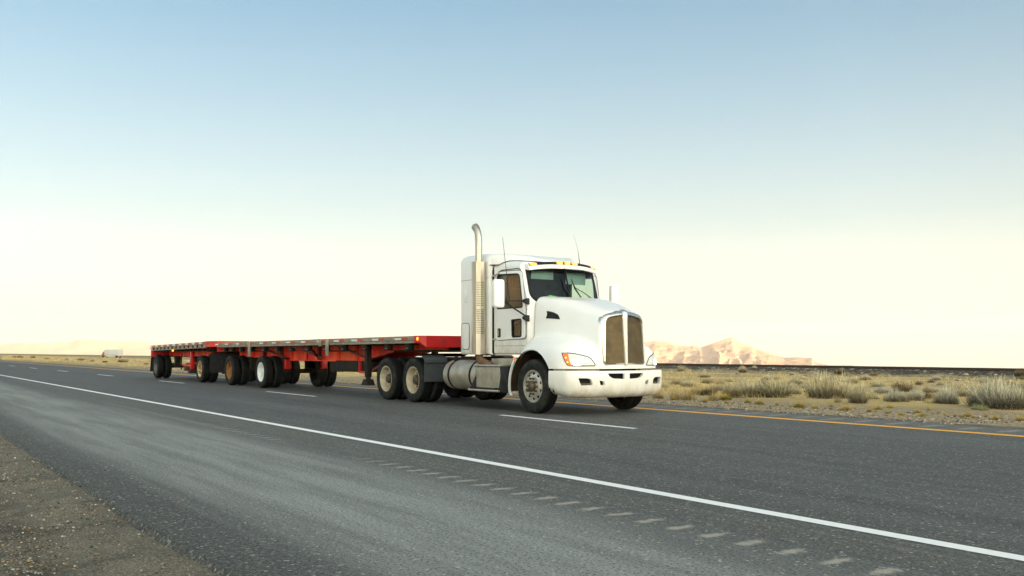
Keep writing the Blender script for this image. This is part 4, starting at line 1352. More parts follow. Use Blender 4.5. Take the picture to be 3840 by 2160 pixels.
cab = cab_loft().build('cab', [M['white_cab'], M['darkteal']], truck, smooth=40)
boolean(cab, front_cutter(0.), smooth=40)
inner = cab_loft(.05).build('cutter', M['darkteal'], truck, smooth=0)
boolean(inner, front_cutter(.05), smooth=0)
boolean(cab, inner, smooth=40)
wsp = rpoly([(-.845, 2.19), (.845, 2.19), (.83, 2.86), (-.83, 2.86)], [.20, .20, .05, .05], 8)
b = MB(); b.prism(wsp, 'x', -.95, .5); boolean(cab, b.build('cutter', M['darkteal'], truck, smooth=0), smooth=40)
swin = rpoly([(-1.615, 2.07), (-.69, 2.065), (-.805, 2.735), (-1.60, 2.765)], [.05, .05, .09, .07], 6)
lwin = rpoly([(-1.08, 1.82), (-1.06, 1.475), (-.735, 1.485), (-.735, 1.83)], [.02, .05, .04, .04], 4)
for poly in (swin, lwin):
    b = MB(); b.prism(grow(poly, .006), 'y', -1.2, 1.2); boolean(cab, b.build('cutter', M['darkteal'], truck, smooth=0), smooth=40)

# windscreen with black gasket
def ws_panel(scale_in, off):
    return [(xw(y, z) + off, y, z) for y, z in scale_in]


b = MB()
NW = 26
yy = np.linspace(-1, 1, NW); zz = np.linspace(0, 1, 12)
gl = [[None] * NW for _ in zz]
for j, tz in enumerate(zz):
    z = 2.215 + (2.85 - 2.215) * tz; hw = .825
    if tz < .25: hw -= .15 * (1 - math.sqrt(max(0, 1 - (1 - tz / .25) ** 2)))
    for i, ty in enumerate(yy): gl[j][i] = (xw(ty * hw, z) + .0, ty * hw, z)
b.grid(gl); ws = b.build('windshield', M['glass'], truck, smooth=60)
b = MB()
o1 = [(y, z) for y, z in grow(wsp, .035)]; o2 = grow(wsp, -.045)
rg_ = []
for poly, dx in ((o1, .003), (grow(wsp, .02), .014), (grow(wsp, -.015), .012), (o2, -.004)): rg_.append([(xw(y, z) + dx, y, z) for y, z in poly])
b.loft(rg_, False, False); b.build('windshield_gasket', M['rubberseal'], ws, smooth=50)
b = MB(); b.tube([(xw(0, z) + .004, 0, z) for z in np.linspace(2.2, 2.87, 8)], .018, 8); b.build('windshield_divider', M['rubberseal'], ws)
for pts_blade, pts_arm in (
        ([(.02, 2.26), (-.10, 2.47), (-.13, 2.66)], [(-.34, 2.23), (-.21, 2.36), (-.09, 2.46)]),
        ([(.28, 2.27), (.155, 2.47), (.11, 2.66)], [(.66, 2.23), (.40, 2.37), (.15, 2.485)])):
    b = MB(); b.tube([(xw(y, z) + .022, y, z) for y, z in pts_blade], [.012, .018, .009], 6)
    b.tube([(xw(y, z) + .034, y, z) for y, z in pts_arm], [.012, .009, .007], 6)
    b.build('wiper', M['black'], ws)

# sun visor brow with marker lamps
def vx(y): return -.475 - .16 * (abs(y) / .86) ** 2.2


ysv = np.linspace(-.86, .86, 25)
def vdrop(y): return -.055 * (abs(y) / .86) ** 2.5
b = MB(); rings = []
for y in ysv:
    d = vdrop(y)
    rings.append([(vx(y) + a, y, z + d) for a, z in ((-.20, 3.0), (-.06, 2.992), (-.012, 2.955), (.0, 2.94), (.028, 2.865), (.022, 2.855), (-.17, 2.885))])
b.loft(rings); sv = b.build('sun_visor', M['white_cab'], truck, smooth=40)
b = MB(); rings = []
for y in np.linspace(-.84, .84, 25):
    d = vdrop(y); rings.append([(vx(y) + a, y, z + d) for a, z in ((-.058, 2.996), (-.01, 2.961), (.0045, 2.941), (-.01, 2.93), (-.06, 2.98))])
b.loft(rings); stp = b.build('marker_strip', M['black'], sv, smooth=40)
for y in (-.76, -.19, 0., .19, .76):
    d = vdrop(y)
    b = MB(); rings = []
    for yy_ in np.linspace(y - .065, y + .065, 5):
        e = .012 if abs(yy_ - y) > .06 else 0
        rings.append([(vx(yy_) + a, yy_, z + d) for a, z in ((-.04, 2.985), (-.018 - e, 2.988), (.006 - e, 2.967), (.010 - e, 2.947), (-.02, 2.945))])
    b.loft(rings); ml = b.build('marker_light', M['amber_lit'], sv, smooth=40)
    b = MB()
    for q in (-.03, .03): b.box(vx(y + q) + .002, vx(y + q) + .013, y + q - .014, y + q + .014, 2.955 + d, 2.972 + d)
    b.build('marker_bulb', M['amber_hot'], ml, bevel=.003)

# doors
door_p = rpoly([(-1.66, 1.415), (-.605, 1.445), (-.60, 2.04), (-.735, 2.80), (-1.635, 2.83)], [.09, .09, .05, .1, .08], 6)
for s in (-1, 1):
    b = MB(); b.prism(door_p, 'y', s * .951, s * .968)
    dr = b.build('door', M['white'], truck, smooth=40, bevel=.006)
    for poly in (swin, lwin):
        q = MB(); q.prism(poly, 'y', s * .9, s * 1.05); boolean(dr, q.build('cutter', M['rubberseal'], truck, smooth=0), smooth=40)
    for poly, nm in ((swin, 'side_window'), (lwin, 'lower_window')):
        q = MB(); q.prism(poly, 'y', s * .940, s * .946); wd = q.build(nm, M['glass_side'], dr, smooth=0)
        q = MB(); a_, c_ = grow(poly, .014), grow(poly, -.014)
        q.loft([[(x, s * yy_, z) for x, z in pp] for pp, yy_ in ((a_, .967), (a_, .972), (c_, .971), (c_, .945))], False, False)
        q.build('window_seal', M['rubberseal'], wd, smooth=40)
    q = MB(); q.loft([[(x, s * yy_, z) for x, z in pp] for pp, yy_ in ((grow(door_p, .014), .9515), (grow(door_p, .010), .957), (grow(door_p, .002), .957), (grow(door_p, -.002), .951))], False, False)
    q.build('door_seal', pmat('door_shadow_gap', (.10, .095, .08), (.07, .065, .055), 8, .7) if s < 0 else bpy.data.materials['door_shadow_gap'], dr, smooth=40)
    q = MB(); q.prism(rpoly([(-1.595, 1.475), (-1.475, 1.475), (-1.475, 1.66), (-1.595, 1.66)], .03), 'y', s * .966, s * .972); dh = q.build('door_handle', M['black'], dr, smooth=0)
    q = MB(); q.prism(rpoly([(-1.575, 1.50), (-1.535, 1.50), (-1.535, 1.64), (-1.575, 1.64)], .012), 'y', s * .971, s * .985); q.build('handle_lever', M['alu_dirty'], dh, bevel=.003)
    # drip rail and hinge straps
    q = MB(); q.tube([(-1.70, s * .962, 2.755), (-1.58, s * .965, 2.80), (-1.45, s * .968, 2.852), (-.86, s * .968, 2.85), (-.76, s * .965, 2.82)], .008, 6); q.build('drip_rail', M['rubberseal'], truck)
    q = MB(); q.bar((-1.80, s * 1.0, 2.735), (-1.50, s * .985, 2.80), .02, .03); q.box(-1.78, -1.66, s * .945, s * .985, 1.425, 1.455); q.build('grab_bar', M['alu'], truck, bevel=.005)
# seams and stiffeners of the lower cab wall
b = MB()
for s in (-1, 1):
    b.box(-1.72, -.62, s * .949, s * .9525, 1.298, 1.303)
    b.box(-.60, -.46, s * .949, s * .9525, 2.02, 2.024)
b.build('cab_seam', M['frame'], truck, smooth=0)

# black accordion seal, sleeper, roof fairing
b = MB(); b.loft([[(x, y, z) for y, z in rrect(.955 if x > -1.75 else 1.0, 1.125, 3.075, .25, .05, 8)] for x in (-1.80, -1.77, -1.748)]); b.build('cab_gap_seal', M['rubberseal'], truck, smooth=40)
b = MB(); rings = []
for x, w, zt, rt in ((-2.975, .96, 3.10, .12), (-2.965, 1.0, 3.17, .13), (-2.94, 1.035, 3.215, .14), (-2.90, 1.055, 3.24, .15), (-2.82, 1.06, 3.255, .16), (-2.4, 1.06, 3.262, .18), (-2.0, 1.06, 3.245, .2), (-1.785, 1.06, 3.225, .2), (-1.765, 1.05, 3.21, .2)):
    rings.append([(x, y, z) for y, z in rrect(w, 1.12, zt, rt, .05, 8)])
b.loft(rings); slp = b.build('sleeper', M['white_cab'], truck, smooth=40)
for s in (-1, 1):
    hp = rpoly([(-2.86, 1.235), (-2.555, 1.235), (-2.555, 1.79), (-2.86, 1.79)], .075, 6)
    q = MB(); q.prism(hp, 'y', s * 1.059, s * 1.066); q.loft([[(x, s * yy_, z) for x, z in pp] for pp, yy_ in ((grow(hp, .012), 1.0595), (grow(hp, .009), 1.067), (grow(hp, 0), 1.068), (grow(hp, -.004), 1.0655))], False, False, m=1)
    q.build('sleeper_hatch', [M['white_cab'], bpy.data.materials['door_shadow_gap']], slp, smooth=40)
    q = MB(); q.box(-2.745, -2.62, s * 1.058, s * 1.074, 2.235, 2.52); q.build('sleeper_vent', M['white_cab'], slp, bevel=.01)
    q = MB(); q.box(-2.90, -1.79, s * 1.058, s * 1.063, 2.712, 2.718); q.build('sleeper_seam', M['liner'], slp, smooth=0)
b = MB(); rings = []
for x, w, zt, z0 in ((-1.79, 1.045, 3.228, 3.06), (-1.55, .95, 3.21, 3.045), (-1.35, .84, 3.185, 3.03), (-1.15, .71, 3.15, 3.01), (-.98, .55, 3.105, 3.0), (-.85, .38, 3.06, 2.98), (-.77, .24, 3.03, 2.97), (-.72, .12, 3.01, 2.96)):
    rings.append([(x, y, z) for y, z in rrect(w, z0 - .08, zt, min(.18, (zt - z0) * .9, w * .9), .02, 8)])
b.loft(rings); rf = b.build('roof_fairing', M['white_cab'], truck, smooth=50)
b = MB(); L_, R_ = [], []
for x, w in ((-1.78, 1.045), (-1.66, 1.0), (-1.55, .95), (-1.45, .90), (-1.35, .84), (-1.25, .78), (-1.15, .71), (-1.06, .64), (-.98, .55), (-.91, .47), (-.85, .38), (-.80, .29)):
    zr = float(np.interp(x, [-1.75, -1.2, -.9, -.66], [3.045, 3.03, 3.0, 2.965])); yc = max(0, min(w, .935) - .81)
    zz_ = zr - .14 + math.sqrt(max(0, .14 ** 2 - yc ** 2))
    L_.append((x, -w - .004, zz_ + .012)); R_.append((x, w + .004, zz_ + .012))
b.tube(L_, .009, 6); b.tube(R_, .009, 6); b.build('fairing_seal', M['rubberseal'], rf)

# ---- exhaust
SX, SY = -1.93, -1.215
def octo(r, n=10, a0=18): return [(r * math.cos(R(a0 + 360 / n * k)), r * math.sin(R(a0 + 360 / n * k))) for k in range(n)]


b = MB()
b.tube([(SX, SY, 3.02), (SX, SY, 3.42), (SX - .005, SY, 3.55), (SX - .035, SY, 3.66), (SX - .085, SY, 3.745), (SX - .15, SY, 3.80)], [.072, .072, .072, .073, .075, .078], 24, cap=False)
b.tube([(SX, SY, 3.02), (SX, SY, 3.4), (SX - .035, SY, 3.655), (SX - .149, SY, 3.799)], [.066, .066, .067, .072], 20, cap=False, m=1)
ex = b.build('exhaust_stack', [M['stack'], M['darkhole']], truck, smooth=50)
b = MB(); b.loft([[(SX + x, SY + y, z) for x, y in octo(r)] for r, z in ((.10, 3.052), (.147, 3.045), (.147, 1.125), (.12, 1.12))], True, True)
hs = b.build('heat_shield', M['stack'], ex, smooth=20)
# punched holes on the forward faces of the shield
b = MB()
R_in = .147 * math.cos(PI / 10)
for (z0, z1) in ((2.135, 2.62), (1.565, 2.06)):
    nr = int((z1 - z0) / .037)
    for r in range(nr + 1):
        z = z0 + r * .037
        for fc in (322, 358):
            nv = Vector((math.cos(R(fc)), math.sin(R(fc)), 0)); tv = Vector((-nv.y, nv.x, 0))
            for c in (-.030, -.010, .010, .030):
                q = Vector((SX, SY, z)) + nv * (R_in + .0012) + tv * (c + (.009 if r % 2 else 0) - .0045)
                b.add([q + tv * (.0075 * math.cos(k * PI / 3)) + Vector((0, 0, .012 * math.sin(k * PI / 3))) for k in range(6)], [tuple(range(6))])
b.build('shield_hole', M['darkhole'], hs, smooth=0)
b = MB(); b.tube([(SX, SY, 1.13), (SX + .03, SY + .02, 1.0), (SX + .2, SY + .2, .86), (SX + .5, SY + .5, .8)], [.085, .085, .08, .07], 16); b.build('exhaust_elbow', M['rust_pipe'], ex)

# ---- mirrors and aerials
for s in (-1, 1):
    mx, my = (-.745, -1.50) if s < 0 else (-.77, 1.50)
    b = MB(); rings = []
    for z, k in ((2.045, .70), (2.055, .88), (2.08, .97), (2.12, 1.), (2.50, 1.0), (2.555, .97), (2.585, .88), (2.597, .70)):
        rings.append([(mx + x * k, my + y * k, z) for x, y in rpoly([(-.065, -.125), (.035, -.125), (.075, -.06), (.075, .06), (.035, .125), (-.065, .125)], .03, 4)])
    b.loft(rings); mr = b.build('mirror', M['white'], truck, smooth=50)
    b = MB(); b.box(mx - .068, mx - .063, my - .10, my + .10, 2.09, 2.55); b.build('mirror_glass', M['chrome'], mr, bevel=.002)
    b = MB()
    A_ = (-.56, s * .975, 2.185); B_ = (-.56, s * .975, 1.88); E_ = (mx + .01, my - s * .115, 2.18)
    b.tube([A_, E_], .011, 8); b.tube([B_, (mx + .01, my - s * .115, 2.165)], .016, 8); b.tube([(mx - .1, my - s * .25, 2.18), (mx - .02, my - s * .36, 2.06)], .012, 6)
    for P_, dz in ((A_, .0), (B_, -.03)):
        b.loft([[(P_[0] + x * k + .02, P_[1] + s * o, P_[2] + z * k + dz) for x, z in rpoly([(-.09, -.03), (.07, -.085), (.07, .055), (-.09, .035)], .03, 3)] for k, o in ((1, -.024), (1, .03), (.6, .07))])
    b.build('mirror_arm', M['black'], mr, smooth=40)
for pts in ([(-.66, -1.30, 2.16), (-.67, -1.30, 2.26), (-.78, -1.30, 2.8), (-.905, -1.30, 3.45)], [(-1.21, .88, 2.97), (-1.21, .88, 3.10), (-1.29, .89, 3.4), (-1.44, .90, 3.70)]):
    b = MB(); b.tube(pts, [.012, .011, .0065, .004] if pts[0][1] < 0 else [.010, .009, .0028, .0014], 6); b.build('antenna', M['frame'], truck)

# ---- tanks, steps, chassis
for s in (-1, 1):
    b = MB(); cz, r_ = .675, .325; cy = s * .865
    pr = [(0, -3.555), (r_ * .55, -3.545), (r_ * .85, -3.515), (r_ * .97, -3.48), (r_, -3.43), (r_, -2.13), (r_ * .95, -2.07), (0, -2.05)]
    b.lathe([(r, x) for r, x in pr], n=44)
    b.v = [(y, cy + x, cz + z) for x, y, z in b.v]
    ft = b.build('fuel_tank', M['alu_dirty'], truck, smooth=40)
    for xs_ in (-3.22, -2.34):
        b = MB()
        for dx in (-.018, .018): b.lathe([(r_ + .001, xs_ + dx - .02), (r_ + .009, xs_ + dx - .017), (r_ + .009, xs_ + dx + .010), (r_ + .001, xs_ + dx + .012)], n=44, m=0)
        b.v = [(y, cy + x, cz + z) for x, y, z in b.v]
        b.build('tank_strap', M['frame'] if False else M['winch'], ft, smooth=40)
    b = MB(); b.tube([(-3.3, s * .93, .985), (-3.3, s * .945, 1.03), (-3.27, s * .95, 1.06)], [.06, .06, .045], 14); b.build('filler_cap', M['frame'], ft)
    # battery / step box
    b = MB(); b.box(-2.10, -1.16, s * .62, s * 1.19, .44, .87); sb = b.build('step_box', M['alu_dirty'], truck, bevel=.01)
    b = MB(); b.box(-2.12, -1.14, s * .80, s * 1.225, .873, .915); b.build('step_tread', M['alu'], sb, bevel=.008)
    b = MB(); b.box(-2.30, -1.16, s * .98, s * 1.26, .36, .405); b.build('step_tread', M['alu'], sb, bevel=.008)
    b = MB()
    for k in range(13): b.box(-2.09, -1.28, s * 1.190, s * 1.196, .47 + .03 * k, .482 + .03 * k)
    b.build('step_ribs', M['alu_dirty'], sb, smooth=0)
    b = MB(); b.prism([(-2.30, .41), (-2.06, .41), (-2.06, .70), (-2.12, .62)], 'y', s * 1.17, s * 1.21); b.build('step_bracket', M['black'], sb, bevel=.012)
    b = MB(); b.prism([(-1.22, .36), (-.88, .36), (-.88, .88), (-1.17, .88), (-1.14, .70)], 'y', s * 1.10, s * 1.20); b.build('step_bracket', M['black'], sb, bevel=.012)
    b = MB(); b.box(-1.78, -.86, s * .60, s * 1.0, .90, 1.045); b.build('side_box', M['alu_dirty'], truck, bevel=.012)
    # quarter fender ahead of the drive wheels
    b = MB(); rings = []
    for x, z in ((-4.55, 1.10), (-4.36, 1.10), (-4.24, 1.06), (-4.17, .98), (-4.165, .93), (-4.19, .91), (-4.19, .50)):
        rings.append([(x, s * 1.25, z), (x, s * .66, z), (x - .02, s * .66, z - .012), (x - .02, s * 1.25, z - .012)])
    b.loft(rings); b.build('quarter_fender', pmat('grey_rubber_flap', (.035, .042, .048), (.055, .06, .062), 5, .6) if s < 0 else bpy.data.materials['grey_rubber_flap'], truck, smooth=25)
b = MB()
for s in (-1, 1): b.box(-6.95, .95, s * .36, s * .44, .78, 1.05)
for x in (-6.9, -5.5, -4.0, -3.0, -1.0, .85): b.box(x - .06, x + .06, -.36, .36, .80, 1.02)
b.box(-4.0, -3.4, -.40, .40, 1.052, 1.075)
b.build('chassis_frame', M['frame'], truck, bevel=.008)
b = MB()
for x, r_ in ((0., .06), (-4.82, .11), (-6.21, .11)):
    b.tube([(x, -1.0, .52 if x < -1 else .47), (x, 1.0, .52 if x < -1 else .47)], r_, 14)
    if x < -1: b.lathe([(.05, -.26), (.2, -.16), (.22, 0), (.2, .16), (.05, .26)], (x, 0, .52), n=20)
b.box(-.5, .6, -.5, -.42, .5, .62); b.box(-.5, .6, .42, .5, .5, .62); b.box(-6.6, -4.4, -.55, -.45, .56, .70); b.box(-6.6, -4.4, .45, .55, .56, .70)
b.build('axle', M['frame'], truck)
b = MB(); b.prism([(-5.2, 1.06), (-4.9, 1.14), (-5.85, 1.14), (-6.1, 1.07)], 'y', -.42, .42); b.build('fifth_wheel', M['frame'], truck, bevel=.01)
b = MB()
for dy in (-.12, 0, .12):
    b.tube([(-3.0, dy, 1.35), (-3.3, dy - .05, 1.12), (-3.8, dy + .04, 1.10), (-4.2, dy, 1.3)], .018, 6)
b.build('air_hose', M['frame'], truck)
b = MB(); b.box(-3.6, -1.2, -.36, .36, .55, .95); b.box(-.4, 1.0, -.34, .34, .5, 1.3); b.build('engine_block', M['darkhole'], truck, bevel=.03)

# ---- cab interior
b = MB(); b.loft([[(x, -.87, z), (x, .87, z)] for x, z in ((-.62, 2.19), (-.78, 2.21), (-.95, 2.13), (-1.0, 1.9), (-.95, 1.5))], False, False, closed=False); b.build('dashboard', M['dash'], truck, smooth=60)
for y in (-.45, .45):
    b = MB(); b.box(-1.55, -1.1, y - .25, y + .25, 1.72, 1.86); b.prism([(-1.62, 1.8), (-1.5, 1.8), (-1.6, 2.5), (-1.7, 2.5)], 'y', y - .24, y + .24); b.prism([(-1.64, 2.52), (-1.56, 2.52), (-1.58, 2.68), (-1.66, 2.68)], 'y', y - .12, y + .12)
    b.build('seat', M['seat'], truck, bevel=.04)
    b = MB(); b.box(-.86, -.845, y - .20 if y < 0 else y - .22, y + .36 if y < 0 else y + .30, 2.655 if y < 0 else 2.58, 2.82); b.build('interior_visor', M['visorcloth'], truck, bevel=.006)
b = MB(); rings = []
cen = Vector((-1.02, .45, 2.10)); ax = Vector((-.5, 0, .86)); e1 = Vector((0, 1, 0)); e2 = ax.cross(e1)
b.tube([cen + (e1 * math.cos(2 * PI * k / 28) + e2 * math.sin(2 * PI * k / 28)) * .22 for k in range(29)], .014, 6, cap=False); b.tube([cen, cen - ax * .25], .03, 8); b.bar(cen - e1 * .2, cen + e1 * .2, .03, .012)
b.build('steering_wheel', M['black'], truck)
b = MB(); b.box(-1.71, -1.69, -.85, .85, 1.3, 2.95); b.build('sleeper_curtain', M['darkteal'], truck, smooth=0)

# ---- wheels
for s in (-1, 1): wheel(truck, (0.0, s * 1.09, .52), 'steer', M['rim_alu'], s, tw=.30)
for x in (-4.82, -6.21): duals(truck, x, 0, M['rim_steel'])

# green vest lying on the dashboard (carried by the truck, a thing of its own)
def lump(name, c, r, mat, label, cat, seed):
    bm = bmesh.new(); bmesh.ops.create_icosphere(bm, subdivisions=3, radius=1); rr = random.Random(seed); ph = [rr.uniform(0, 6) for _ in range(4)]
    for v in bm.verts:
        k = 1 + .2 * math.sin(4 * v.co.x + ph[0]) * math.sin(5 * v.co.y + ph[1]) + .12 * math.sin(9 * v.co.z + ph[2] + 4 * v.co.x)
        v.co = Vector((v.co.x * r[0] * k, v.co.y * r[1] * k, v.co.z * r[2] * k))
    me = bpy.data.meshes.new(name); bm.to_mesh(me); bm.free(); me.materials.append(mat); finish(me, 50)
    o = bpy.data.objects.new(name, me); o.location = T(*c); link(o); return tag(o, label, cat)


lump('safety_vest', (-.70, -.24, 2.262), (.09, .11, .065), M['hiviz'], 'crumpled lime green vest on the dashboard behind the windscreen', 'vest', 3)
lump('red_cloth', (-.66, .21, 2.245), (.05, .045, .05), M['redcloth'], 'small red bundle on the dashboard behind the wipers', 'cloth', 4)


# ================================================================== trailers
def trailer_root(name, x, label):
    r = empty(name, (OX + x, OY, 0)); tag(r, label, 'trailer'); return r


YT = 1.30


def side_rail(root, off, x0, x1, ztop, h, sl, name='side_rail'):
    """aluminium rails along both deck edges; ztop(x)"""
    for s in (-1, 1):
        b = MB()
        prof = [(0, 0), (.0, -.008), (.006, -.010), (.006, -.095), (-.02, -.10), (-.02, -.118), (.0, -.12), (.0, -h), (-.06, -h), (-.06, 0)]
        rings = []
        for x in np.linspace(x0, x1, 5): rings.append([(x - off, s * (YT + a), ztop(x) + z) for a, z in prof])
        b.loft(rings); o = b.build(name, M['alu_rail'], root, smooth=30)
        yield s, o


def deck(root, off, x0, x1, ztop):
    b = MB(); rings = []
    for x in np.linspace(x0, x1, 6): rings.append([(x - off, y, ztop(x) + z) for y, z in ((-YT + .062, -.004), (YT - .062, -.004), (YT - .062, -.05), (-YT + .062, -.05))])
    b.loft(rings); b.build('deck', M['deckwood'], root, smooth=0)


# ---- main flatbed
TX = -12.0
tr1 = trailer_root('flatbed_trailer', TX, 'long empty red flatbed trailer with silver rail, coupled behind the white truck')
zt1 = lambda x: 1.545 + (x + 4.58) * .0027
deck(tr1, TX, -19.5, -4.25, zt1)
for s, o in side_rail(tr1, TX, -19.52, -4.58, zt1, .165, 0):
    b = MB(); w_ = MB()
    rr = random.Random(2); x = -4.9; i = 0
    while x > -19.2:
        L = .30
        b.box(x - L - TX, x - TX, s * (YT + .0065), s * (YT + .009), zt1(x) - .035, zt1(x) - .085)
        w_.box(x - L - .36 - TX, x - L - .02 - TX, s * (YT + .0065), s * (YT + .009), zt1(x) - .042, zt1(x) - .088)
        x -= 1.18 + rr.uniform(-.05, .05)
    b.build('reflector_tape', M['tape_red'], o, smooth=0); w_.build('white_tape', M['tape_white'], o, smooth=0)
    b = MB()
    for k in range(48): b.box(-19.4 + .31 * k - TX, -19.36 + .31 * k - TX, s * (YT + .001), s * (YT + .012), zt1(-19.4 + .31 * k) - .117, zt1(-19.4 + .31 * k) - .135)
    b.build('rail_rivet', M['bolt'], o, smooth=0)
# nose: red corner and front panel
b = MB(); nose = [(-4.585, -YT - .008), (-4.30, -YT - .008), (-4.19, -YT + .10), (-4.19, YT - .10), (-4.30, YT + .008), (-4.585, YT + .008)]
top = [(x - TX, y, 1.548) for x, y in nose]; bot = [(x - TX, y, 1.405 if i in (0, 5) else (1.40 if i in (1, 4) else 1.28)) for i, (x, y) in enumerate(nose)]
b.add(top + bot, [(0, 1, 2, 3, 4, 5), (11, 10, 9, 8, 7, 6)] + [(i, 6 + i, 6 + (i + 1) % 6, (i + 1) % 6) for i in range(6)])
ns = b.build('nose_panel', M['red'], tr1, smooth=0)
for s in (-1, 1):
    b = MB(); b.tube([(-4.41 - TX, s * (YT + .004), 1.478), (-4.41 - TX, s * (YT + .02), 1.478), (-4.41 - TX, s * (YT + .03), 1.478)], [.04, .036, .02], 14); b.build('marker_light', M['amber_lit'], ns)
b = MB(); b.box(-4.19 - TX, -4.186 - TX, -.82, -.70, 1.39, 1.48); b.build('faded_plate', M['maroon'], ns, smooth=0)
# main beams
prof = [(-4.4, 1.225), (-6.85, 1.235), (-7.6, 1.13), (-8.42, 1.01), (-9.1, .925), (-15.0, .915), (-15.6, 1.0), (-19.4, 1.0), (-19.4, 1.34), (-4.4, 1.375)]
for s in (-1, 1):
    b = MB(); b.prism([(x - TX, z) for x, z in prof], 'y', s * .50, s * .53)
    low = prof[:8]
    for (xa, za), (xb, zb) in zip(low, low[1:]):
        b.add([(xa - TX, s * .44, za), (xa - TX, s * .60, za), (xb - TX, s * .60, zb), (xb - TX, s * .44, zb), (xa - TX, s * .44, za - .02), (xa - TX, s * .60, za - .02), (xb - TX, s * .60, zb - .02), (xb - TX, s * .44, zb - .02)], [(0, 1, 2, 3), (7, 6, 5, 4), (0, 4, 5, 1), (1, 5, 6, 2), (2, 6, 7, 3), (3, 7, 4, 0)])
    for x in np.arange(-19.0, -9.0, 1.22): b.box(x - TX - .01, x - TX + .01, s * .53, s * .58, 1.0 if x < -15.2 else .93, 1.35)
    b.build('main_beam', M['beamred'], tr1, smooth=0)
b = MB()
for x in np.arange(-19.3, -4.5, .61): b.box(x - TX - .04, x - TX + .04, -1.22, 1.22, 1.35, 1.43)
b.build('cross_members', M['frame'], tr1, smooth=0)
b = MB(); b.box(-6.8 - TX, -4.3 - TX, -.7, .7, 1.17, 1.225); b.build('coupler_plate', M['frame'], tr1, smooth=0)
# outriggers / braces
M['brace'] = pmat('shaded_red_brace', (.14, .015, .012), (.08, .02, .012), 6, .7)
for xa, xb, lo in ((-8.55, -9.15, 1.0), (-11.65, -12.45, 1.0), (-14.75, -15.4, 1.0), (-11.9, -11.2, .98)):
    for s in (-1, 1):
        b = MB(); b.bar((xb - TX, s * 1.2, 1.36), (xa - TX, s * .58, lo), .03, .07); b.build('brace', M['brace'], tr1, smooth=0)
for x in (-11.85, -15.0, -16.6):
    for s in (-1, 1):
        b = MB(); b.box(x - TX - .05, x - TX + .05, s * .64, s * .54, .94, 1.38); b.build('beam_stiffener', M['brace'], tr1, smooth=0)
b = MB(); b.tube([(-10.2 - TX, -1.0, 1.2), (-8.6 - TX, -.9, 1.2)], .018, 6); b.tube([(-16.4 - TX, -1.0, 1.2), (-14.9 - TX, -1.0, 1.2)], .018, 6); b.build('air_line', M['frame'], tr1)
# winches hanging under the rail (camera side and far side)
wx = [-5.05, -6.15, -7.4, -8.75, -9.95, -11.25, -12.55, -13.75, -14.9, -16.1, -17.2, -18.2, -19.0]
proto = None
for s in (-1, 1):
    for x in wx:
        b = MB(); y = s * 1.17
        b.box(-.10, .10, -.07, .07, -.16, 0); b.tube([(-.12, 0, -.08), (.12, 0, -.08)], .045, 10)
        if proto is None:
            proto = b.build('winch', M['winch'], tr1, bevel=.006); w0 = proto
            q = MB()
            for dx in (-.03, .035): q.tube([(dx, -.07, -.115), (dx, -.082, -.115)], .012, 8); q.tube([(dx, .07, -.115), (dx, .082, -.115)], .012, 8)
            wb0 = q.build('winch_bolt', M['bolt'], w0)
            w_ = w0
        else:
            w_ = w0.copy(); link(w_); w_.parent = tr1
            q = wb0.copy(); link(q); q.parent = w_
        w_.location = (x - TX, y, zt1(x) - .168)
# stake posts slid over the rail
for x, L in ((-9.52, .47), (-10.0, .20), (-15.95, .50)):
    b = MB(); b.box(x - TX - .06, x - TX + .06, -YT - .075, -YT - .012, zt1(x) - L, zt1(x) + .005); b.build('stake_post', M['alu_rail'], tr1, bevel=.006)
# landing gear
for s in (-1, 1):
    b = MB(); b.box(-7.75 - TX, -7.60 - TX, s * .92, s * 1.06, .52, 1.38); lg = b.build('landing_leg', M['frame'], tr1, bevel=.01)
    b = MB(); b.box(-7.73 - TX, -7.62 - TX, s * .94, s * 1.04, .38, .6); b.prism([(-7.88 - TX, .31), (-7.47 - TX, .31), (-7.56 - TX, .42), (-7.6 - TX, .47), (-7.75 - TX, .47), (-7.79 - TX, .42)], 'y', s * .88, s * 1.1); b.build('landing_foot', M['frame'], lg, bevel=.01)
for s in (-1, 1):
    b = MB()
    b.bar((-8.62 - TX, s * .78, .92), (-8.62 - TX, s * .78, .62), .06, .06); b.bar((-8.62 - TX, s * .78, .63), (-7.72 - TX, s * .95, .63), .06, .06); b.bar((-8.4 - TX, s * .72, .95), (-7.74 - TX, s * .95, .62), .06, .06)
    b.build('leg_brace', M['red'], tr1, smooth=0)
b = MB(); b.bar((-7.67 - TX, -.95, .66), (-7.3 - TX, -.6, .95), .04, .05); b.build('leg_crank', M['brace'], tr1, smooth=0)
b = MB(); b.box(-10.6 - TX, -8.66 - TX, -.62, -.1, .62, .93); b.build('toolbox', M['frame'], tr1, bevel=.02)
b = MB(); b.box(-11.3 - TX, -10.7 - TX, -.5, .5, .6, .95); b.build('spare_rack', M['frame'], tr1, bevel=.02)
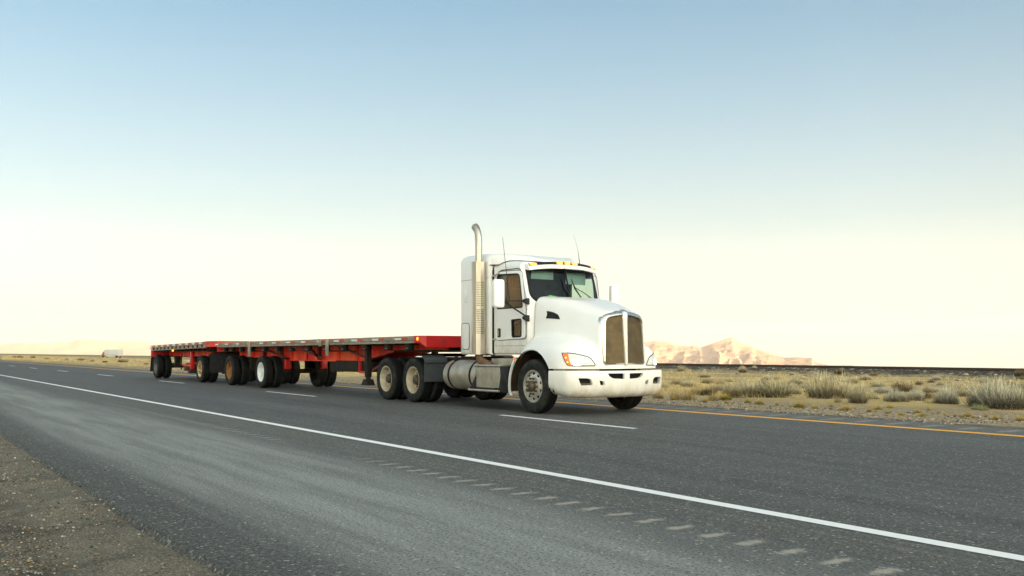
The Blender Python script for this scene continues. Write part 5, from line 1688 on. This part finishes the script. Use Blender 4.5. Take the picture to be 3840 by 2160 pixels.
# suspension and axles
b = MB()
for x in (-15.19, -18.44):
    b.tube([(x - TX, -1.0, .54), (x - TX, 1.0, .54)], .075, 14)
    for s in (-1, 1):
        b.box(x - TX - .6, x - TX + .6, s * .5, s * .62, .50, .62); b.prism([(x - TX + .75, 1.0), (x - TX + .45, 1.0), (x - TX + .52, .55), (x - TX + .68, .55)], 'y', s * .46, s * .66)
        b.tube([(x - TX - .35, s * .56, .62), (x - TX - .35, s * .56, .98)], .13, 14)
b.build('suspension', M['frame'], tr1)
for s in (-1, 1):
    b = MB(); b.box(-14.42 - TX, -14.30 - TX, s * .52, s * .72, .63, .93); b.build('axle_hanger', M['red'], tr1, bevel=.01)
duals(tr1, -15.19, TX, M['rim_white'], z=.525, label='clean white rim', kind='trailer')
duals(tr1, -18.44, TX, M['rim_rust'], z=.525, label='rusty orange rim', kind='trailer')
b = MB(); b.box(-19.58 - TX, -19.51 - TX, -YT, YT, 1.17, zt1(-19.5) - .01); rp = b.build('rear_panel', M['red'], tr1, bevel=.008)
for s in (-1, 1):
    b = MB(); b.box(-19.22 - TX, -19.2 - TX, s * 1.24, s * .62, .38, 1.1); b.build('mud_flap', M['scrap'], tr1, smooth=0)

# ---- converter dolly
DX = -22.03
dl = empty('trailer_dolly', (OX + DX, OY, 0)); tag(dl, 'black single axle dolly with rust spotted wheel, carrying the front of the rear trailer', 'dolly')
b = MB(); b.box(-.9, .9, -.5, -.38, .72, .9); b.box(-.9, .9, .38, .5, .72, .9); b.box(-.6, .5, -.5, .5, .9, 1.0); b.tube([(0, -1., .53), (0, 1., .53)], .08, 14)
b.bar((.8, -.45, .8), (2.35, -.06, .72), .1, .12); b.bar((.8, .45, .8), (2.35, .06, .72), .1, .12); b.build('dolly_frame', M['frame'], dl)
b = MB(); b.prism([(-.5, 1.0), (.45, 1.0), (.4, 1.19), (-.45, 1.19)], 'y', -.42, .42); b.build('fifth_wheel', M['frame'], dl, bevel=.01)
duals(dl, -22.03, DX, M['rim_patchy'], z=.52, label='white rim blotched with rust', kind='trailer')
for s in (-1, 1):
    b = MB(); b.box(1.35, 1.38, s * 1.24, s * .62, .40, 1.12); b.build('mud_flap', M['scrap'], dl, smooth=0)

# ---- rear (pup) trailer
PX = -25.0
tr2 = trailer_root('flatbed_trailer', PX, 'short red flatbed trailer at the tail end, slatted silver rail and dark rear wheels')
zt2 = lambda x: 1.575 + (x + 20.2) * .0135
deck(tr2, PX, -29.2, -20.3, zt2)
for s, o in side_rail(tr2, PX, -29.25, -21.0, zt2, .235, 0):
    b = MB(); w_ = MB()
    for k in range(9):
        x = -21.05 - .95 * k
        b.box(x - .38 - PX, x - PX, s * (YT + .0065), s * (YT + .009), zt2(x) - .02, zt2(x) - .092); w_.box(x - .80 - PX, x - .40 - PX, s * (YT + .0065), s * (YT + .009), zt2(x) - .02, zt2(x) - .092)
    b.build('reflector_tape', M['tape_red'], o, smooth=0); w_.build('white_tape', M['tape_white'], o, smooth=0)
    b = MB(); rr = random.Random(5)
    for k in range(13):
        x = -21.35 - .61 * k
        b.box(x - .12 - PX, x - PX, s * (YT + .001), s * (YT + .03), zt2(x) - .115, zt2(x) - .165); b.box(x - .10 - PX, x - .04 - PX, s * (YT + .001), s * (YT + .03), zt2(x) - .165, zt2(x) - .205)
    b.build('rope_hook', M['winch'], o, smooth=0)
b = MB(); nose = [(-21.0, -YT - .008), (-20.45, -YT - .008), (-20.2, -YT + .25), (-20.2, YT - .25), (-20.45, YT + .008), (-21.0, YT + .008)]
b.add([(x - PX, y, zt2(x) + .004) for x, y in nose] + [(x - PX, y, zt2(x) - .21) for x, y in nose], [(0, 1, 2, 3, 4, 5), (11, 10, 9, 8, 7, 6)] + [(i, 6 + i, 6 + (i + 1) % 6, (i + 1) % 6) for i in range(6)])
b.build('nose_panel', M['red'], tr2, smooth=0)
prof2 = [(-20.4, 1.20), (-22.4, 1.19), (-23.4, 1.0), (-28.0, .98), (-29.2, 1.02), (-29.2, 1.24), (-20.4, 1.36)]
for s in (-1, 1):
    b = MB(); b.prism([(x - PX, z) for x, z in prof2], 'y', s * .50, s * .54); b.build('main_beam', M['beamred'], tr2, smooth=0)
b = MB()
for x in np.arange(-29, -20.6, .61): b.box(x - PX - .04, x - PX + .04, -1.22, 1.22, 1.2, 1.29)
b.box(-22.8 - PX, -20.5 - PX, -.7, .7, 1.19, 1.23)
b.build('cross_members', M['frame'], tr2, smooth=0)
for s in (-1, 1):
    b = MB(); b.box(-23.92 - PX, -23.76 - PX, s * .93, s * 1.07, .48, 1.2); lg = b.build('landing_leg', M['red'], tr2, bevel=.01)
    b = MB(); b.box(-24.02 - PX, -23.66 - PX, s * .88, s * 1.12, .31, .46); b.build('landing_foot', M['frame'], lg, bevel=.02)
b = MB(); b.bar((-23.8 - PX, -1., .62), (-26.8 - PX, -.6, .62), .05, .07); b.bar((-23.84 - PX, -.95, .72), (-23.84 - PX, .95, .72), .06, .08); b.build('leg_brace', M['beamred'], tr2, smooth=0)
b = MB(); b.tube([(-24.9 - PX, -1.1, 1.12), (-24.95 - PX, -1.12, .95), (-25.0 - PX, -1.12, .45)], .022, 6); b.build('crank_handle', M['frame'], tr2)
b = MB(); b.tube([(-28.825 - PX, -1., .54), (-28.825 - PX, 1., .54)], .08, 14)
for s in (-1, 1): b.box(-29.2 - PX, -27.6 - PX, s * .5, s * .62, .55, .68); b.prism([(-27.5 - PX, 1.0), (-27.9 - PX, 1.0), (-27.8 - PX, .5), (-27.6 - PX, .5)], 'y', s * .46, s * .66)
b.build('suspension', M['frame'], tr2)
b = MB(); b.lathe([(0, -.5), (.14, -.48), (.14, .3), (0, .32)], (-26.6 - PX, 0, .55), n=20); b.build('air_tank', M['frame'], tr2)
b = MB(); b.tube([(-26.0 - PX, -.72, .52), (-26.0 - PX, -.45, .52)], .15, 18); b.build('air_tank', M['rust_pipe'], tr2)
duals(tr2, -28.825, PX, M['rim_grey'], z=.53, label='dark dull rim', kind='trailer')
b = MB(); b.box(-29.34 - PX, -29.27 - PX, -YT, YT, .95, zt2(-29.3)); b.build('rear_panel', M['red'], tr2, bevel=.008)
for s in (-1, 1):
    b = MB(); b.tube([(-29.29 - PX, s * (YT + .001), 1.335), (-29.29 - PX, s * (YT + .03), 1.335)], .035, 12); b.build('tail_light', M['red_lit'], tr2)
    b = MB(); b.add([(-29.40 - PX, s * .62, .95), (-29.40 - PX, s * 1.27, .95), (-29.62 - PX, s * 1.27, .30), (-29.62 - PX, s * .62, .30), (-29.42 - PX, s * .62, .95), (-29.42 - PX, s * 1.27, .95), (-29.64 - PX, s * 1.27, .30), (-29.64 - PX, s * .62, .30)], [(0, 1, 2, 3), (7, 6, 5, 4), (0, 4, 5, 1), (1, 5, 6, 2), (2, 6, 7, 3), (3, 7, 4, 0)]); b.build('mud_flap', M['black'], tr2, smooth=0)
    b = MB(); b.box(-25.72 - PX, -25.55 - PX, s * (YT - .02), s * (YT + .015), 1.19, 1.265); b.build('marker_light', M['amber_lit'], tr2, bevel=.012)

# ================================================================== box truck far away on the other carriageway
Dt = 455.
ct = Vector((-CA * Dt, SA * Dt, 0)) + Vector((SA, CA, 0)) * ((433 - CX) / F * Dt)
ft = empty('box_truck', (ct.x, ct.y, -1.78), 0)
ft.rotation_euler = (0, 0, R(206))
tag(ft, 'small white box truck far away in the field behind the trailers', 'truck')
b = MB(); b.box(-3.6, 6.6, -1.25, 1.25, 1.15, 4.0); bx = b.build('cargo_box', pmat('dull_white_box', (.58, .56, .54), (.5, .49, .47), 1, .7), ft, bevel=.04)
b = MB(); b.box(-3.62, -3.605, -.03, .03, 1.2, 3.95); b.box(-3.62, -3.605, -1.25, -1.19, 1.2, 3.95); b.box(-3.62, -3.605, 1.19, 1.25, 1.2, 3.95); b.build('door_post', M['cream'], bx, smooth=0)
b = MB(); b.box(-3.3, 6.9, -.5, .5, .75, 1.14); b.box(-1.2, 5.2, -1.22, -1.16, .5, 1.12); b.box(-1.2, 5.2, 1.16, 1.22, .5, 1.12); b.build('skirt', M['cream'], ft, smooth=0)
b = MB(); b.prism([(6.75, .6), (8.9, .6), (8.9, 1.6), (8.5, 1.75), (8.1, 2.7), (6.75, 3.3)], 'y', -1.1, 1.1); cb_ = b.build('cab', pmat('amber_brown_cab', (.30, .16, .05), (.2, .1, .04), 3, .4), ft, bevel=.08)
b = MB(); b.prism([(8.50, 1.8), (8.16, 2.6), (8.12, 2.6), (8.44, 1.8)], 'y', -.95, .95); b.v = [(x + .03, y, z + .02) for x, y, z in b.v]; b.build('windshield', M['glass_side'], cb_, smooth=0)
for x in (-2.2, 7.6):
    for s in (-1, 1):
        b = MB(); b.lathe([(.2, -.14), (.46, -.15), (.5, -.1), (.5, .1), (.46, .15), (.2, .14)], (x, s * 1.05, .5), n=20); w_ = b.build('wheel', M['tyre'], ft)
b = MB()
for s in (-1, 1): b.box(-3.63, -3.605, s * .9, s * 1.15, 1.02, 1.14)
b.build('tail_light', M['red_lit'], ft, smooth=0)

# ================================================================== haze, sky, sun, camera
hz = MB(); hz.box(-19600, 19600, -19600, 19600, -520, 640)
mh = bpy.data.materials.new('air'); mh.use_nodes = True
nt = mh.node_tree; nt.nodes.remove(nt.nodes['Principled BSDF'])
pv = nt.nodes.new('ShaderNodeVolumePrincipled'); pv.inputs['Color'].default_value = (.93, .91, .88, 1); pv.inputs['Density'].default_value = 4.4e-5; pv.inputs['Anisotropy'].default_value = .2
nt.links.new(pv.outputs[0], nt.nodes['Material Output'].inputs['Volume'])
tag(hz.build('haze', mh, smooth=0), kind='stuff')

w = bpy.data.worlds.new('World'); scene.world = w; w.use_nodes = True
nt = w.node_tree; bg = nt.nodes['Background']
sky = nt.nodes.new('ShaderNodeTexSky'); sky.sky_type = 'NISHITA'; sky.sun_disc = False
sky.sun_elevation = SUN_EL; sky.sun_rotation = PI / 2 - SUN_AZ
sky.air_density = 1.0; sky.dust_density = .6; sky.ozone_density = 1.3; sky.altitude = 1500
tcw = nt.nodes.new('ShaderNodeTexCoord'); spw = nt.nodes.new('ShaderNodeSeparateXYZ'); cbw = nt.nodes.new('ShaderNodeCombineXYZ')
mxw = nt.nodes.new('ShaderNodeMath'); mxw.operation = 'MAXIMUM'; mxw.inputs[1].default_value = .04
nt.links.new(tcw.outputs['Generated'], spw.inputs[0])
for i in (0, 1): nt.links.new(spw.outputs[i], cbw.inputs[i])
nt.links.new(spw.outputs[2], mxw.inputs[0]); nt.links.new(mxw.outputs[0], cbw.inputs[2]); nt.links.new(cbw.outputs[0], sky.inputs[0])
hsw = nt.nodes.new('ShaderNodeHueSaturation'); mrw = nt.nodes.new('ShaderNodeMapRange'); nt.links.new(spw.outputs[2], mrw.inputs[0])
for k, v_ in enumerate((.02, .36, .40, 1.05)): mrw.inputs[k + 1].default_value = v_
mr2 = nt.nodes.new('ShaderNodeMapRange'); nt.links.new(spw.outputs[2], mr2.inputs[0])
for k, v_ in enumerate((.40, .75, 1., .5)): mr2.inputs[k + 1].default_value = v_
mm = nt.nodes.new('ShaderNodeMath'); mm.operation = 'MULTIPLY'; nt.links.new(mrw.outputs[0], mm.inputs[0]); nt.links.new(mr2.outputs[0], mm.inputs[1])
nt.links.new(mm.outputs[0], hsw.inputs['Saturation']); nt.links.new(sky.outputs[0], hsw.inputs['Color'])
tnt = nt.nodes.new('ShaderNodeMix'); tnt.data_type = 'RGBA'; tnt.blend_type = 'MULTIPLY'; tnt.inputs[0].default_value = 1; 
tcm = nt.nodes.new('ShaderNodeMix'); tcm.data_type = 'RGBA'; tcm.inputs[6].default_value = (1.05, 1.0, .955, 1); tcm.inputs[7].default_value = (.97, 1.01, .98, 1)
tcr = nt.nodes.new('ShaderNodeMapRange'); nt.links.new(spw.outputs[2], tcr.inputs[0])
for k, v_ in enumerate((.10, .30, 0., 1.)): tcr.inputs[k + 1].default_value = v_
nt.links.new(tcr.outputs[0], tcm.inputs[0]); nt.links.new(tcm.outputs[2], tnt.inputs[7])
# warm sky boost added behind the camera to light the truck; view side dimmed
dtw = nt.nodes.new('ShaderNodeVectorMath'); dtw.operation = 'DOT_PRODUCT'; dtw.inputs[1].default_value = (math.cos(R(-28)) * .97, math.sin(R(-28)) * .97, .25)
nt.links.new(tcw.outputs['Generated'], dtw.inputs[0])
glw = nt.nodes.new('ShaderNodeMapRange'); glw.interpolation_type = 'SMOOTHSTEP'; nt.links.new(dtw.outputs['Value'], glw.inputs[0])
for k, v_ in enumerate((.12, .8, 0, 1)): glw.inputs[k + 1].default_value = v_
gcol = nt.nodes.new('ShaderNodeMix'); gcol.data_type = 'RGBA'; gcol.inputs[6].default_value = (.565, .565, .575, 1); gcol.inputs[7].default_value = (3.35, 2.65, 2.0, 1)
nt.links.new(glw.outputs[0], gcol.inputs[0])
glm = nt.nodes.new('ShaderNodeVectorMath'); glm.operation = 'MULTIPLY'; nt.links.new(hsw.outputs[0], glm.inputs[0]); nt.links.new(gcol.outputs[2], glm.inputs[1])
hzr = nt.nodes.new('ShaderNodeMapRange'); nt.links.new(spw.outputs[2], hzr.inputs[0])
for k, v_ in enumerate((.0, .30, .98, 1.04)): hzr.inputs[k + 1].default_value = v_
glh = nt.nodes.new('ShaderNodeVectorMath'); glh.operation = 'SCALE'; nt.links.new(glm.outputs[0], glh.inputs[0]); nt.links.new(hzr.outputs[0], glh.inputs['Scale'])
# antisolar side of the sky dimmed to even out its brightness across the view
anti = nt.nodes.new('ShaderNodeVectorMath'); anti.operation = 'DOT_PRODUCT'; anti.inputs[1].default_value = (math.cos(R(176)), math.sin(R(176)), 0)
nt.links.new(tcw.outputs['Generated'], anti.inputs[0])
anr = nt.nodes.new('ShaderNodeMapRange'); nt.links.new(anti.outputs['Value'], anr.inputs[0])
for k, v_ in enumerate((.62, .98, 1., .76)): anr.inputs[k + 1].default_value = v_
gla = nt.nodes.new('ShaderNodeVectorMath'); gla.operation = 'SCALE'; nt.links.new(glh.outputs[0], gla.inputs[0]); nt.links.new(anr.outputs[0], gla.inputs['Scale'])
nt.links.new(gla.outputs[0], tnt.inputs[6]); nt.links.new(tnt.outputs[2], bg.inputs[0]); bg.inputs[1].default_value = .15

sl = bpy.data.lights.new('sun', 'SUN'); sl.energy = 3.6; sl.angle = R(.5); sl.color = (1, .78, .5)
so = bpy.data.objects.new('sun', sl); link(so)
dv = Vector((math.cos(SUN_EL) * math.cos(SUN_AZ), math.cos(SUN_EL) * math.sin(SUN_AZ), math.sin(SUN_EL)))
so.rotation_euler = dv.to_track_quat('Z', 'Y').to_euler()

cam = bpy.data.cameras.new('camera'); co = bpy.data.objects.new('camera', cam); link(co)
cam.sensor_width = 36; cam.lens = 36 * F / 3840; cam.clip_start = .1; cam.clip_end = 60000
cam.shift_y = (HY - 1080) / 3840
co.location = (0, 0, CAMH)
co.rotation_euler = Vector((-CA, SA, 0)).to_track_quat('-Z', 'Y').to_euler()
scene.camera = co
scene.view_settings.view_transform = 'Standard'; scene.view_settings.look = 'None'
scene.view_settings.exposure = 2.27; scene.view_settings.gamma = 1
scene.cycles.volume_bounces = 1
scene.cycles.max_bounces = 8
scene.cycles.transparent_max_bounces = 12
